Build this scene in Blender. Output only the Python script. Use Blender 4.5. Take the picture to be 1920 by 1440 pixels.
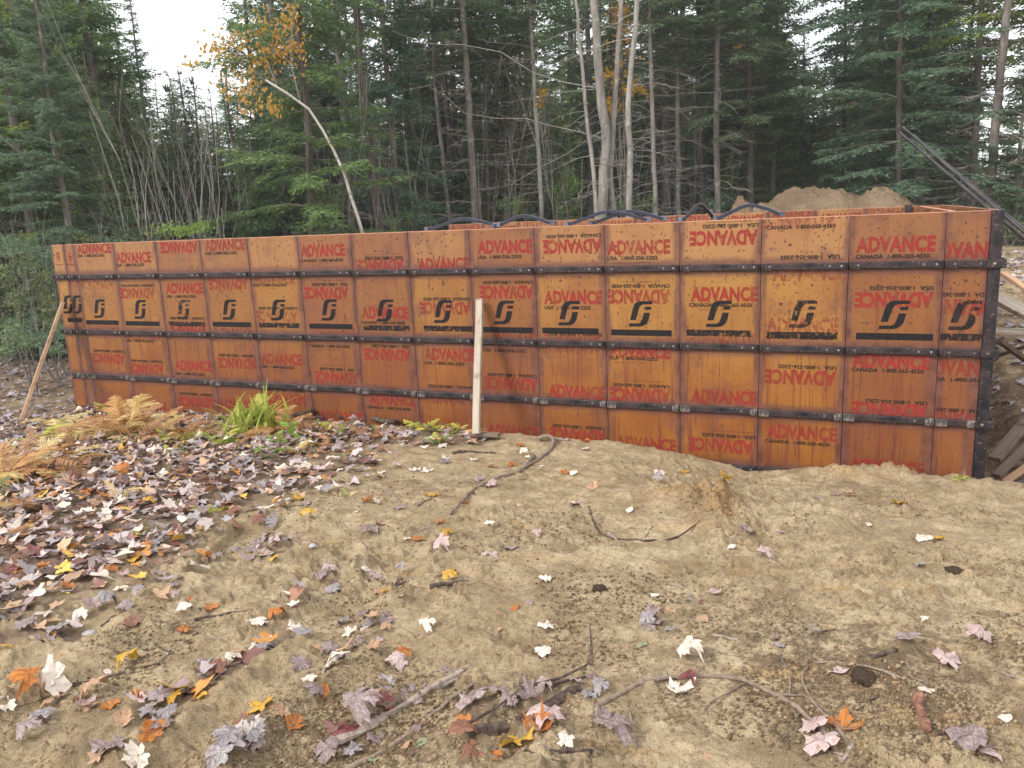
import bpy, bmesh, math, random
import numpy as np
from mathutils import Vector, Matrix

random.seed(7)
RNG = np.random.default_rng(7)
R = math.radians
SC = bpy.context.scene
COL = SC.collection
for o in list(bpy.data.objects):
    bpy.data.objects.remove(o)

# ------------------------------------------------------------------ camera
FPX = 1524.4                      # focal length in pixels of the 1920 px wide photograph
CAM = np.array([8.0841, -6.3873, 2.0])
YAW, PITCH, ROLL = -.4208, .2045, -.0439
_cy, _sy = math.cos(YAW), math.sin(YAW)
FW = np.array([_sy * math.cos(PITCH), _cy * math.cos(PITCH), -math.sin(PITCH)])
_r = np.array([_cy, -_sy, 0.0]); _u = np.cross(_r, FW)
_c, _s = math.cos(ROLL), math.sin(ROLL)
RT = _c * _r + _s * _u
UP = -_s * _r + _c * _u
cam = bpy.data.objects.new('camera', bpy.data.cameras.new('camera'))
COL.objects.link(cam)
cam.data.sensor_width = 36.0
cam.data.lens = 36.0 * FPX / 1920.0
cam.data.clip_start = 0.05
cam.data.clip_end = 2000
cam.matrix_world = Matrix(((RT[0], UP[0], -FW[0], CAM[0]), (RT[1], UP[1], -FW[1], CAM[1]), (RT[2], UP[2], -FW[2], CAM[2]), (0, 0, 0, 1)))
SC.camera = cam

# ------------------------------------------------------------------ sky, sun, exposure (bright overcast)
SUN_EL, SUN_AZ = R(40), R(214)    # azimuth clockwise from +Y
w = bpy.data.worlds.new('World'); SC.world = w; w.use_nodes = True
nt = w.node_tree; nt.nodes.clear()
sky = nt.nodes.new('ShaderNodeTexSky'); sky.sky_type = 'NISHITA'; sky.sun_disc = False
sky.sun_elevation = SUN_EL; sky.sun_rotation = SUN_AZ
sky.air_density = 1.0; sky.dust_density = 1.0; sky.ozone_density = 1.0
mx = nt.nodes.new('ShaderNodeMix'); mx.data_type = 'RGBA'; mx.inputs[0].default_value = 0.82   # cloud veil takes the colour out of the sky
cl = nt.nodes.new('ShaderNodeMix'); cl.data_type = 'RGBA'; cl.blend_type = 'MULTIPLY'; cl.inputs[0].default_value = 1
cl.inputs[7].default_value = (1.0, 1.0, 1.0, 1)
bg = nt.nodes.new('ShaderNodeBackground'); bg.inputs[1].default_value = 0.15
wo = nt.nodes.new('ShaderNodeOutputWorld')
L = nt.links.new
L(sky.outputs[0], mx.inputs[6]); mx.inputs[7].default_value = (6.3, 6.3, 6.3, 1)   # even cloud deck
L(mx.outputs[2], cl.inputs[6]); L(cl.outputs[2], bg.inputs[0]); L(bg.outputs[0], wo.inputs[0])
sl = bpy.data.lights.new('sun', 'SUN'); sl.energy = 1.5; sl.angle = R(14); sl.color = (1, .97, .92)
so = bpy.data.objects.new('sun', sl); COL.objects.link(so)
sd = Vector((math.sin(SUN_AZ) * math.cos(SUN_EL), math.cos(SUN_AZ) * math.cos(SUN_EL), math.sin(SUN_EL)))
so.rotation_euler = sd.to_track_quat('Z', 'Y').to_euler(); so.location = (0, -10, 20)
SC.view_settings.view_transform = 'Standard'; SC.view_settings.look = 'None'
SC.view_settings.exposure = 1.06; SC.view_settings.gamma = 1; SC.view_settings.use_curve_mapping = False
SC.render.engine = 'CYCLES'
SC.cycles.use_denoising = True
SC.cycles.max_bounces = 6; SC.cycles.diffuse_bounces = 4; SC.cycles.transparent_max_bounces = 12
SC.cycles.caustics_reflective = False; SC.cycles.caustics_refractive = False

ADDED_HAZE = .0011
SC.cycles.volume_bounces = 1
# ------------------------------------------------------------------ helpers
def ray(px, py): return FW + (px - 960) / FPX * RT - (py - 720) / FPX * UP
def at_Y(px, py, Y):
    d = ray(px, py); return CAM + d * (Y - CAM[1]) / d[1]
def at_Z(px, py, Z):
    d = ray(px, py); return CAM + d * (Z - CAM[2]) / d[2]
def at_D(px, dist, z=0.0):
    """ground position in the direction of photo column px (near the horizon) at horizontal distance dist"""
    d = ray(px, 404 - (px - 960) * .0437); h = math.hypot(d[0], d[1])
    return np.array([CAM[0] + d[0] / h * dist, CAM[1] + d[1] / h * dist, z])

def hash2(ix, iy, s):
    n = (ix.astype(np.int64) * 374761393 + iy.astype(np.int64) * 668265263 + s * 974711) & 0x7fffffff
    n = (n ^ (n >> 13)) * 1274126177 & 0x7fffffff
    n = (n ^ (n >> 16)) & 0x7fffffff
    return n / 0x7fffffff
def vn(x, y, s=0):
    x = np.asarray(x, float); y = np.asarray(y, float)
    ix = np.floor(x); iy = np.floor(y); fx = x - ix; fy = y - iy
    fx = fx * fx * fx * (fx * (fx * 6 - 15) + 10); fy = fy * fy * fy * (fy * (fy * 6 - 15) + 10)
    a = hash2(ix, iy, s); b = hash2(ix + 1, iy, s); c = hash2(ix, iy + 1, s); d = hash2(ix + 1, iy + 1, s)
    return (a + (b - a) * fx + (c - a) * fy + (a - b - c + d) * fx * fy) * 2 - 1
def fbm(x, y, o=4, s=0, g=.5):
    t = 0; a = 1; n = 0
    for k in range(o):
        t = t + a * vn(x, y, s + k * 17); n += a; a *= g; x = x * 2.03 + 5.1; y = y * 2.03 - 3.7
    return t / n
def ss(a, b, x):
    t = np.clip((x - a) / (b - a), 0, 1); return t * t * (3 - 2 * t)

# ---- terrain height
CX = np.array([-1.2, -.36, .65, 1.7, 2.86, 3.86, 4.9, 5.66, 6.37, 6.85, 7.28, 7.7, 8.2, 8.88, 9.4, 10.5])
CZ = np.array([-.05, .05, .12, .14, .17, .18, .165, .155, .155, .11, .02, .07, .07, .10, .06, .1])
def seg_d(x, y, a, b):
    ax, ay = a; bx, by = b; dx, dy = bx - ax, by - ay
    t = np.clip(((x - ax) * dx + (y - ay) * dy) / (dx * dx + dy * dy), 0, 1)
    return np.hypot(x - ax - t * dx, y - ay - t * dy), t
def g0(px, py, z=.28): return at_Z(px, py, z)[:2]
RUTS = [(g0(300, 1440), g0(760, 1065, .22), .045, .11), (g0(-60, 1400), g0(430, 1130), .04, .10), (g0(560, 1470), g0(900, 1275), .03, .10),
        (g0(-60, 1230), g0(150, 1190), .03, .12)]
RIDGES = [(g0(250, 1440), g0(560, 1225), .075, .08), (g0(-40, 1350), g0(330, 1180), .05, .09), (g0(430, 1440), g0(700, 1240), .055, .07), (g0(120, 1440), g0(240, 1370), .05, .07), (g0(800, 1060, .2), g0(1290, 960, .2), .0, .1)]
HUMPS = [(*g0(1300, 950, .16), .30, .20, .11), (*g0(1350, 985, .16), .15, .2, .10), (*g0(1685, 893, .05), .13, .09, .12), (*g0(1640, 893, .05), .16, .08, .08), (*g0(1570, 897, .05), .22, .08, .07), (*g0(1780, 905, .05), .12, .08, .04), (*g0(1800, 1120, .26), .5, .3, .025),
         (*g0(650, 985, .2), .7, .3, .03), (*g0(1000, 905, .15), .6, .35, .03), (*g0(1750, 1400, .3), .5, .4, .02), (*g0(1200, 1000, .2), .5, .2, -.02)]
def height(x, y, fine=True):
    x = np.asarray(x, float); y = np.asarray(y, float)
    crest = np.interp(x, CX, CZ)
    plain = np.interp(y, [-60, -12, -6.4, -4, -2, -.9, -.35], [.3, .3, .32, .30, .215, .13, 0])
    t = ss(-1.6, -.35, y)
    near = np.where(y < -.35, plain * (1 - t) + (plain * .0 + crest) * t, crest)
    near = np.where(y > -.35, crest - .16 * ss(-.3, -.08, y), near)
    back = -.5 + 1.25 * ss(4, 11, x) * ss(1, 7, y) + .012 * np.clip(y - 9, 0, 60) + .25 * ss(7, 16, y)
    bh = ss(-.02, .25, y)
    z = near * (1 - bh) + back * bh
    lf = ss(.35, -1.4, x)                       # ground falls away past the left end of the wall
    z = z * (1 - lf) + (-.45 + .25 * ss(7, 25, y)) * lf
    rs = ss(9.0, 9.5, x) * ss(-.5, .5, y)
    z = z * (1 - rs) + rs * (-.25 + 1.15 * ss(1.2, 7, y))
    roll = fbm(x * .7, y * .7, 3, 3) * .035 + fbm(x * 2.3, y * 2.3, 3, 9) * .016
    wob = fbm(x * 3, y * 3, 2, 40) * .10
    for a, b, dep, wd in RUTS:
        d, tt = seg_d(x, y, a, b); z = z - dep * np.exp(-((d + wob * .35) / wd) ** 2)
    for a, b, dep, wd in RIDGES:
        d, tt = seg_d(x, y, a, b); z = z + dep * np.exp(-((d + wob * .4) / wd) ** 2) * (1 + .55 * fbm(x * 13, y * 13, 3, 91))
    for hx, hy, sx, sy, hh in HUMPS:
        q = ((x - hx) / sx) ** 2 + ((y - hy) / sy) ** 2
        z = z + hh * np.exp(-q) * (1 + 1.0 * fbm(x * 10, y * 10, 4, 77, .65))
    # boot-edge step left of the middle: ground drops sharply to the right of a crooked line
    sa, sb = g0(350, 1085, .25), g0(440, 990, .24); ex, ey = sb[0] - sa[0], sb[1] - sa[1]; ln = math.hypot(ex, ey)
    along = ((x - sa[0]) * ex + (y - sa[1]) * ey) / ln; perp = ((x - sa[0]) * ey - (y - sa[1]) * ex) / ln + wob * .12
    z = z - .055 * ss(0, .018, perp) * ss(.55, .15, perp) * ss(-.12, .04, along) * ss(ln + .08, ln - .02, along)
    z = z + roll
    if fine:
        m = ss(-.25, .4, fbm(x * 1.3 + 4, y * 1.3, 3, 21)) * .95 + .35
        z = z + (fbm(x * 8, y * 8, 3, 5) * .020 + np.abs(fbm(x * 24, y * 24, 2, 31)) * .015 + fbm(x * 60, y * 60, 2, 51) * .005) * m
        th = fbm(x * 5 + fbm(x * 2, y * 2, 2, 11) * 2, y * 11, 3, 121); z = z + .016 * ss(.02, .06, th) * (.3 + m) * ss(6.3, 3.5, np.hypot(x - CAM[0], y - CAM[1]))
        lump = vn(x * 34, y * 34, 61) * .6 + vn(x * 15, y * 15, 62) * .6
        z = z + .014 * ss(.30, .7, lump) * (.3 + m)
        # flaky layered sand near the wall, streaks along x
        z = z + .012 * fbm(x * 3.5, y * 24, 3, 88) * ss(-3.5, -2.2, y) * ss(.05, -.4, y) * ss(2.5, 4.5, x)
    return z
def hz(x, y): return float(height(np.array([x]), np.array([y]))[0])
def on_ground(px, py):
    """where the photo ray through (px,py) meets the terrain"""
    d = ray(px, py); n = np.linspace(1.5, 14, 900)
    t = n / math.hypot(d[0], d[1]) ; P = CAM[None] + d[None] * t[:, None]
    g = height(P[:, 0], P[:, 1], False); i = np.argmax(P[:, 2] < g)
    if P[i, 2] >= g[i]: i = len(n) - 1
    return float(P[i, 0]), float(P[i, 1])
def clear_of_wall(x, y): return y < -.12 or x < -.6 or x > 9.2

def link(name, me, parent=None):
    o = bpy.data.objects.new(name, me); COL.objects.link(o)
    if parent is not None: o.parent = parent
    return o
def tag(o, label=None, cat=None, group=None, kind=None):
    if label: o['label'] = label
    if cat: o['category'] = cat
    if group: o['group'] = group
    if kind: o['kind'] = kind
    return o
def empty(name, loc=(0, 0, 0), rz=0):
    o = bpy.data.objects.new(name, None); COL.objects.link(o); o.location = loc; o.rotation_euler = (0, 0, rz)
    o.empty_display_size = .1
    return o
def np_mesh(name, V, F, mat=None, smooth=False, mi=None, mats=None):
    """V (n,3); F (m,k) all with the same corner count"""
    V = np.asarray(V, np.float32); F = np.asarray(F, np.int32); me = bpy.data.meshes.new(name)
    m, k = F.shape
    me.vertices.add(len(V)); me.vertices.foreach_set('co', V.ravel())
    me.loops.add(m * k); me.loops.foreach_set('vertex_index', F.ravel())
    me.polygons.add(m); me.polygons.foreach_set('loop_start', np.arange(m, dtype=np.int32) * k)
    try: me.polygons.foreach_set('loop_total', np.full(m, k, np.int32))
    except Exception: pass
    if smooth: me.polygons.foreach_set('use_smooth', np.ones(m, bool))
    me.update(calc_edges=True)
    for mm in (mats or ([mat] if mat else [])): me.materials.append(mm)
    if mi is not None: me.polygons.foreach_set('material_index', np.asarray(mi, np.int32))
    return me
class MB:
    def __init__(s): s.v = []; s.f = []; s.m = []; s.cur = 0
    def face(s, ids): s.f.append(ids); s.m.append(s.cur)
    def box(s, x0, x1, y0, y1, z0, z1):
        b = len(s.v)
        s.v += [(x0, y0, z0), (x1, y0, z0), (x1, y1, z0), (x0, y1, z0), (x0, y0, z1), (x1, y0, z1), (x1, y1, z1), (x0, y1, z1)]
        for q in ((0, 3, 2, 1), (4, 5, 6, 7), (0, 1, 5, 4), (1, 2, 6, 5), (2, 3, 7, 6), (3, 0, 4, 7)): s.face(tuple(b + i for i in q))
    def bevbox(s, x0, x1, y0, y1, z0, z1, c):
        """box chamfered round the face that looks to -Y"""
        b = len(s.v)
        s.v += [(x0, y1, z0), (x1, y1, z0), (x1, y1, z1), (x0, y1, z1), (x0, y0 + c, z0), (x1, y0 + c, z0), (x1, y0 + c, z1), (x0, y0 + c, z1),
                (x0 + c, y0, z0 + c), (x1 - c, y0, z0 + c), (x1 - c, y0, z1 - c), (x0 + c, y0, z1 - c)]
        for q in ((0, 3, 2, 1), (8, 9, 10, 11)): s.face(tuple(b + i for i in q))
        for i in range(4):
            j = (i + 1) % 4
            s.face((b + i, b + j, b + 4 + j, b + 4 + i)); s.face((b + 4 + i, b + 4 + j, b + 8 + j, b + 8 + i))
    def tube(s, pts, rad, n=5, cap=True, flat=1.0):
        pts = [Vector(p) for p in pts]; N = len(pts)
        if not hasattr(rad, '__len__'): rad = [rad] * N
        t0 = (pts[1] - pts[0]).normalized(); a = t0.orthogonal().normalized(); b0 = len(s.v)
        for i, p in enumerate(pts):
            t = (pts[min(i + 1, N - 1)] - pts[max(i - 1, 0)]).normalized()
            a = (a - t * a.dot(t)).normalized(); b = t.cross(a)
            for k in range(n):
                an = 2 * math.pi * k / n
                s.v.append(tuple(p + a * (math.cos(an) * rad[i]) + b * (math.sin(an) * rad[i] * flat)))
        for i in range(N - 1):
            for k in range(n):
                k2 = (k + 1) % n; s.face((b0 + i * n + k, b0 + i * n + k2, b0 + (i + 1) * n + k2, b0 + (i + 1) * n + k))
        if cap: s.face(tuple(b0 + k for k in reversed(range(n)))); s.face(tuple(b0 + (N - 1) * n + k for k in range(n)))
    def dome(s, cx, y, cz, r, h, n=8):
        b = len(s.v)
        for k in range(n): s.v.append((cx + r * math.cos(2 * math.pi * k / n), y, cz + r * math.sin(2 * math.pi * k / n)))
        for k in range(n): s.v.append((cx + r * .62 * math.cos(2 * math.pi * k / n), y - h * .8, cz + r * .62 * math.sin(2 * math.pi * k / n)))
        s.v.append((cx, y - h, cz))
        for k in range(n):
            k2 = (k + 1) % n; s.face((b + k, b + k2, b + n + k2, b + n + k)); s.face((b + n + k, b + n + k2, b + 2 * n))
    def mesh(s, name, mats, smooth=False):
        me = bpy.data.meshes.new(name); me.from_pydata(s.v, [], s.f); me.update()
        for m in (mats if isinstance(mats, (list, tuple)) else [mats]): me.materials.append(m)
        me.polygons.foreach_set('material_index', s.m)
        if smooth: me.polygons.foreach_set('use_smooth', [True] * len(s.f))
        return me
    def build(s, name, mats, parent=None, smooth=False): return link(name, s.mesh(name, mats, smooth), parent)

# ---- node helpers
class NM:
    def __init__(s, name, rough=.8, spec=.3):
        s.mat = bpy.data.materials.new(name); s.mat.use_nodes = True; s.t = s.mat.node_tree; s.n = s.t.nodes; s.l = s.t.links
        s.b = s.n['Principled BSDF']; s.b.inputs['Roughness'].default_value = rough; s.b.inputs['Specular IOR Level'].default_value = spec
        s.out = s.n['Material Output']
    def put(s, sock, v):
        if isinstance(v, bpy.types.NodeSocket): s.l.new(v, sock)
        elif v is not None:
            if sock.type == 'RGBA' and len(v) == 3: v = (*v, 1)
            sock.default_value = v
    def tc(s, k='Object'): return s.n.new('ShaderNodeTexCoord').outputs[k]
    def attr(s, name, k='Color'):
        a = s.n.new('ShaderNodeAttribute'); a.attribute_name = name; return a.outputs[k]
    def rnd(s): return s.n.new('ShaderNodeObjectInfo').outputs['Random']
    def mapp(s, v, scale=(1, 1, 1), loc=None):
        m = s.n.new('ShaderNodeMapping'); s.put(m.inputs['Vector'], v); m.inputs['Scale'].default_value = scale
        if loc is not None: s.put(m.inputs['Location'], loc)
        return m.outputs[0]
    def noise(s, v, sc=5, det=4, rough=.55, dist=0, dim='3D', w=None):
        m = s.n.new('ShaderNodeTexNoise'); m.noise_dimensions = '4D' if w is not None else dim
        s.put(m.inputs['Vector'], v); m.inputs['Scale'].default_value = sc; m.inputs['Detail'].default_value = det
        m.inputs['Roughness'].default_value = rough; m.inputs['Distortion'].default_value = dist
        if w is not None: s.put(m.inputs['W'], w)
        return m.outputs['Fac']
    def voro(s, v, sc=5, feat='F1'):
        m = s.n.new('ShaderNodeTexVoronoi'); m.feature = feat; s.put(m.inputs['Vector'], v); m.inputs['Scale'].default_value = sc
        return m.outputs['Distance']
    def math(s, op, a, b=None, c=None, clamp=False):
        m = s.n.new('ShaderNodeMath'); m.operation = op; m.use_clamp = clamp
        for i, q in enumerate((a, b, c)):
            if q is not None: s.put(m.inputs[i], q)
        return m.outputs[0]
    def rng(s, v, a, b, c=0, d=1, smooth=True):
        m = s.n.new('ShaderNodeMapRange'); m.interpolation_type = 'SMOOTHSTEP' if smooth else 'LINEAR'
        for i, q in enumerate((v, a, b, c, d)): s.put(m.inputs[i], q)
        return m.outputs[0]
    def mix(s, f, a, b, mode='MIX'):
        m = s.n.new('ShaderNodeMix'); m.data_type = 'RGBA'; m.blend_type = mode
        s.put(m.inputs[0], f); s.put(m.inputs[6], a); s.put(m.inputs[7], b); return m.outputs[2]
    def sep(s, v):
        m = s.n.new('ShaderNodeSeparateXYZ'); s.put(m.inputs[0], v); return m.outputs
    def bump(s, h, st=.5, d=.01):
        m = s.n.new('ShaderNodeBump'); m.inputs['Strength'].default_value = st; m.inputs['Distance'].default_value = d
        s.put(m.inputs['Height'], h); s.put(s.b.inputs['Normal'], m.outputs[0])
    def col(s, c): s.put(s.b.inputs['Base Color'], c); return s
    def rough(s, v): s.put(s.b.inputs['Roughness'], v)

def simple(name, c1, c2, sc=8, rough=.8, spec=.3, bump=.3, bd=.004, stretch=(1, 1, 1), det=5, metal=0, rnd=0):
    m = NM(name, rough, spec); v = m.mapp(m.tc(), stretch); n = m.noise(v, sc, det)
    c = m.mix(m.rng(n, .3, .7), c1, c2)
    if rnd: c = m.mix(m.math('MULTIPLY', m.rnd(), rnd), c, (c2[0] * .4, c2[1] * .4, c2[2] * .4))
    m.col(c); m.b.inputs['Metallic'].default_value = metal
    if bump: m.bump(n, bump, bd)
    return m.mat

# ------------------------------------------------------------------ materials
# plywood form face: u across the panel in metres, v height in metres above the panel's foot
WALL_TOP = 1.894; WALL_FOOT = -.546; PH = WALL_TOP - WALL_FOOT
BAR_Z = [WALL_TOP - .3544, WALL_TOP - .9697, WALL_TOP - 1.4755, WALL_TOP - 1.9434, WALL_FOOT + .05]
def plywood_mat():
    m = NM('worn orange plywood', .5, .35)
    uv = m.sep(m.attr('ply', 'Vector')); u, vv, wd = uv[0], uv[1], uv[2]
    rnd = m.rnd(); off = m.math('MULTIPLY', rnd, 57.0)
    comb = m.n.new('ShaderNodeCombineXYZ'); m.put(comb.inputs[0], m.math('ADD', u, off)); m.put(comb.inputs[1], vv); m.put(comb.inputs[2], off)
    P = comb.outputs[0]
    low = m.rng(vv, 1.75, .95)                            # lower sheets are redder and more deeply stained
    top = m.rng(vv, 2.02, 2.12)
    tone = m.noise(P, 2.2, 4, .6)
    base = m.mix(m.rng(tone, .3, .72), (.315, .135, .027), (.385, .190, .042))
    lowc = m.mix(m.rng(tone, .3, .72), (.230, .066, .012), (.345, .132, .016))
    c = m.mix(low, base, lowc)
    c = m.mix(m.math('MULTIPLY', top, .55), c, (.385, .200, .090))
    c = m.mix(m.rng(rnd, .0, 1, 0, .62), c, (.19, .058, .022))
    c = m.mix(m.math('MULTIPLY', m.rng(m.noise(P, 1.3, 5, .7), .5, .68), .5), c, (.23, .075, .035))
    # vertical grain and run-down streaks
    st = m.noise(m.mapp(P, (34, 1.1, 1)), 1.0, 5, .65)
    st2 = m.noise(m.mapp(P, (90, 2.6, 1)), 1.0, 3, .6)
    sa = m.math('MULTIPLY', m.rng(st, .53, .66), m.rng(vv, 2.1, 1.0, .30, .95))
    c = m.mix(sa, c, (.17, .045, .018))
    c = m.mix(m.math('MULTIPLY', m.rng(st2, .58, .68), m.rng(vv, 2.0, 1.3, .0, .75)), c, (.12, .035, .02))
    c = m.mix(m.math('MULTIPLY', m.rng(st, .42, .28), m.rng(vv, 2.1, 1.2, .0, .35)), c, (.40, .165, .026))
    # concrete-pitted speckles, thickest on the upper sheets
    sp = m.noise(m.mapp(P, (1, .8, 1)), 46, 3, .5); cl = m.noise(P, 5, 3, .6)
    spm = m.math('MULTIPLY', m.rng(sp, .625, .65), m.rng(cl, .32, .52))
    c = m.mix(m.math('MULTIPLY', spm, m.rng(vv, 1.0, 2.0, .35, 1.0)), c, (.07, .025, .02))
    sp2 = m.rng(m.noise(P, 120, 2, .5), .68, .72)
    c = m.mix(m.math('MULTIPLY', sp2, .5), c, (.10, .035, .02))
    # purple grime at sheet edges, below and above the steel bars
    ed = m.math('MINIMUM', u, m.math('SUBTRACT', wd, u))
    gn = m.noise(P, 9, 4, .65)
    gn2 = m.noise(m.mapp(P, (1, .35, 1), None), 6, 3, .6)
    edm = m.rng(m.math('SUBTRACT', ed, m.math('MULTIPLY', gn2, .125)), -.004, -.05)
    rgt = m.math('MULTIPLY', m.rng(m.math('SUBTRACT', wd, u), .095, .06), m.rng(vv, 1.9, 1.35, 0, .75))
    rgt = m.math('MULTIPLY', rgt, m.rng(rnd, .25, .4))
    grime = m.math('MAXIMUM', edm, rgt)
    for z in BAR_Z:
        d = m.math('ABSOLUTE', m.math('SUBTRACT', vv, z - WALL_FOOT))
        k = m.rng(m.math('SUBTRACT', d, m.math('MULTIPLY', gn, .10)), .042, -.015)
        grime = m.math('MAXIMUM', grime, k)
    # darker corners where bars and seams meet
    grime = m.math('MAXIMUM', grime, m.math('MULTIPLY', m.rng(m.noise(P, 3.1, 4, .6), .53, .70), .6))
    gc = m.mix(m.rng(gn, .35, .65), (.075, .030, .027), (.17, .066, .050))
    c = m.mix(m.math('MULTIPLY', grime, .80), c, gc)
    # scraped pale cement on the lower seams
    ce = m.math('MULTIPLY', m.rng(m.noise(m.mapp(P, (16, 2.2, 1)), 1, 5, .75), .57, .70), m.rng(vv, .82, .62))
    ce = m.math('MULTIPLY', ce, m.rng(m.math('SUBTRACT', wd, u), .13, .08))
    c = m.mix(m.math('MULTIPLY', ce, m.rng(rnd, .3, .55, 0, .75)), c, (.42, .33, .26))
    spl = m.rng(m.noise(m.mapp(P, (1, .6, 1)), 14, 6, .8), .66, .71)
    c = m.mix(m.math('MULTIPLY', spl, .45), c, (.38, .27, .20))
    blo = m.rng(m.noise(P, 7.5, 5, .75), .64, .70)
    c = m.mix(m.math('MULTIPLY', blo, .7), c, (.075, .03, .028))
    c = m.mix(m.rng(vv, .60, .40, 0, .35), c, (.22, .12, .07))
    # scratches
    sc = m.noise(m.mapp(P, (3, 60, 1)), 1.2, 3, .5, 1.2)
    c = m.mix(m.math('MULTIPLY', m.rng(sc, .74, .78), .7), c, (.06, .03, .03))
    c = m.mix(1.0, c, (.87, .86, .88), 'MULTIPLY')
    m.col(c); m.rough(m.rng(gn, .3, .7, .42, .62))
    hgt = m.math('SUBTRACT', m.math('MULTIPLY', st, .4), m.math('ADD', spm, blo))
    m.bump(hgt, .3, .004)
    return m.mat
M_PLY = plywood_mat()
M_PLYEDGE = simple('plywood edge', (.62, .34, .24), (.45, .20, .14), 30, .8, bump=.4, stretch=(1, 1, 6))
def steel_mat():
    m = NM('weathered dark steel', .42, .5); v = m.tc(); n = m.noise(v, 7, 5, .65); n2 = m.noise(v, 60, 3, .6)
    c = m.mix(m.rng(n, .35, .65), (.010, .011, .016), (.040, .027, .028))
    c = m.mix(m.math('MULTIPLY', m.rng(n2, .60, .70), .7), c, (.24, .16, .12)); c = m.mix(m.math('MULTIPLY', m.rng(m.noise(v, 17, 5, .7), .58, .66), .6), c, (.11, .055, .04))
    m.col(c); m.rough(m.rng(n, .3, .7, .32, .6)); m.b.inputs['Metallic'].default_value = .35; m.bump(n2, .25, .002)
    return m.mat
M_STEEL = steel_mat()
M_BOLT = simple('worn bolt head', (.34, .31, .30), (.12, .09, .09), 40, .4, .6, metal=.7)
M_CLIP = simple('cement-splashed steel clip', (.26, .215, .19), (.05, .04, .04), 22, .6, .4, metal=.2)
def print_mat(name, c1, c2, lo, hi, amax=1.0, fade=True):
    m = NM(name, .6, .12); v = m.tc('Object'); n = m.noise(v, 26, 5, .75, w=m.math('MULTIPLY', m.rnd(), 9)); n2 = m.noise(m.mapp(v, (60, 1, 5)), 1, 3, .6)
    m.col(m.mix(m.rng(n2, .35, .65), c1, c2))
    a = m.math('MULTIPLY', m.rng(m.math('ADD', m.math('MULTIPLY', n, .7), m.math('MULTIPLY', n2, .3)), lo, hi), amax)
    if fade: a = m.math('MULTIPLY', m.math('MULTIPLY', a, m.rng(m.rnd(), 0, 1, .74, 1.0)), m.rng(m.noise(v, 3.0, 3, .6, w=m.math('MULTIPLY', m.rnd(), 30)), .38, .55, .55, 1))
    m.put(m.b.inputs['Alpha'], a); return m.mat
M_RED = print_mat('red stencil ink', (.33, .036, .030), (.27, .034, .028), .34, .50, .84)
M_RED_FADED = print_mat('faded red stencil ink', (.30, .048, .038), (.24, .042, .034), .42, .58, .68)
M_BLACK = print_mat('black stencil ink', (.010, .011, .013), (.022, .018, .018), .30, .37, .95, False)
M_BLACK_SCUFFED = print_mat('scuffed black stencil ink', (.010, .011, .013), (.03, .022, .02), .42, .49, .92, False)
M_URL = print_mat('thin brown ink', (.14, .05, .03), (.10, .04, .03), .36, .5, .7)
M_BLUE = simple('dark blue painted steel', (.008, .012, .038), (.022, .025, .042), 12, .35, .55, metal=.1)
M_BLUEEDGE = simple('rubbed steel edge', (.22, .22, .27), (.08, .085, .12), 12, .35, .5, metal=.6)
def wood_mat(name, a, b, dark):
    m = NM(name, .75, .25); v = m.mapp(m.tc(), (1, 1, .05)); n = m.noise(v, 60, 4, .6); k = m.noise(m.tc(), 7, 4, .6)
    c = m.mix(m.rng(n, .35, .65), a, b); c = m.mix(m.math('MULTIPLY', m.rng(k, .50, .66), .75), c, dark)
    kn = m.voro(m.mapp(m.tc(), (6, 6, 2.2)), 1.3); c = m.mix(m.math('MULTIPLY', m.rng(kn, .13, .08), .8), c, dark)
    m.col(c); m.bump(n, .3, .002); return m.mat
M_LUMBER = wood_mat('pale weathered lumber', (.33, .27, .21), (.42, .36, .29), (.20, .14, .10))
M_LUMBER2 = wood_mat('brown weathered lumber', (.36, .22, .13), (.46, .30, .19), (.14, .08, .05))
M_LUMBER3 = wood_mat('old dark lumber', (.14, .10, .075), (.20, .15, .11), (.05, .035, .03))
M_ROD = simple('dark steel pipe', (.022, .020, .024), (.07, .055, .055), 6, .45, .5, metal=.3)

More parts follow.
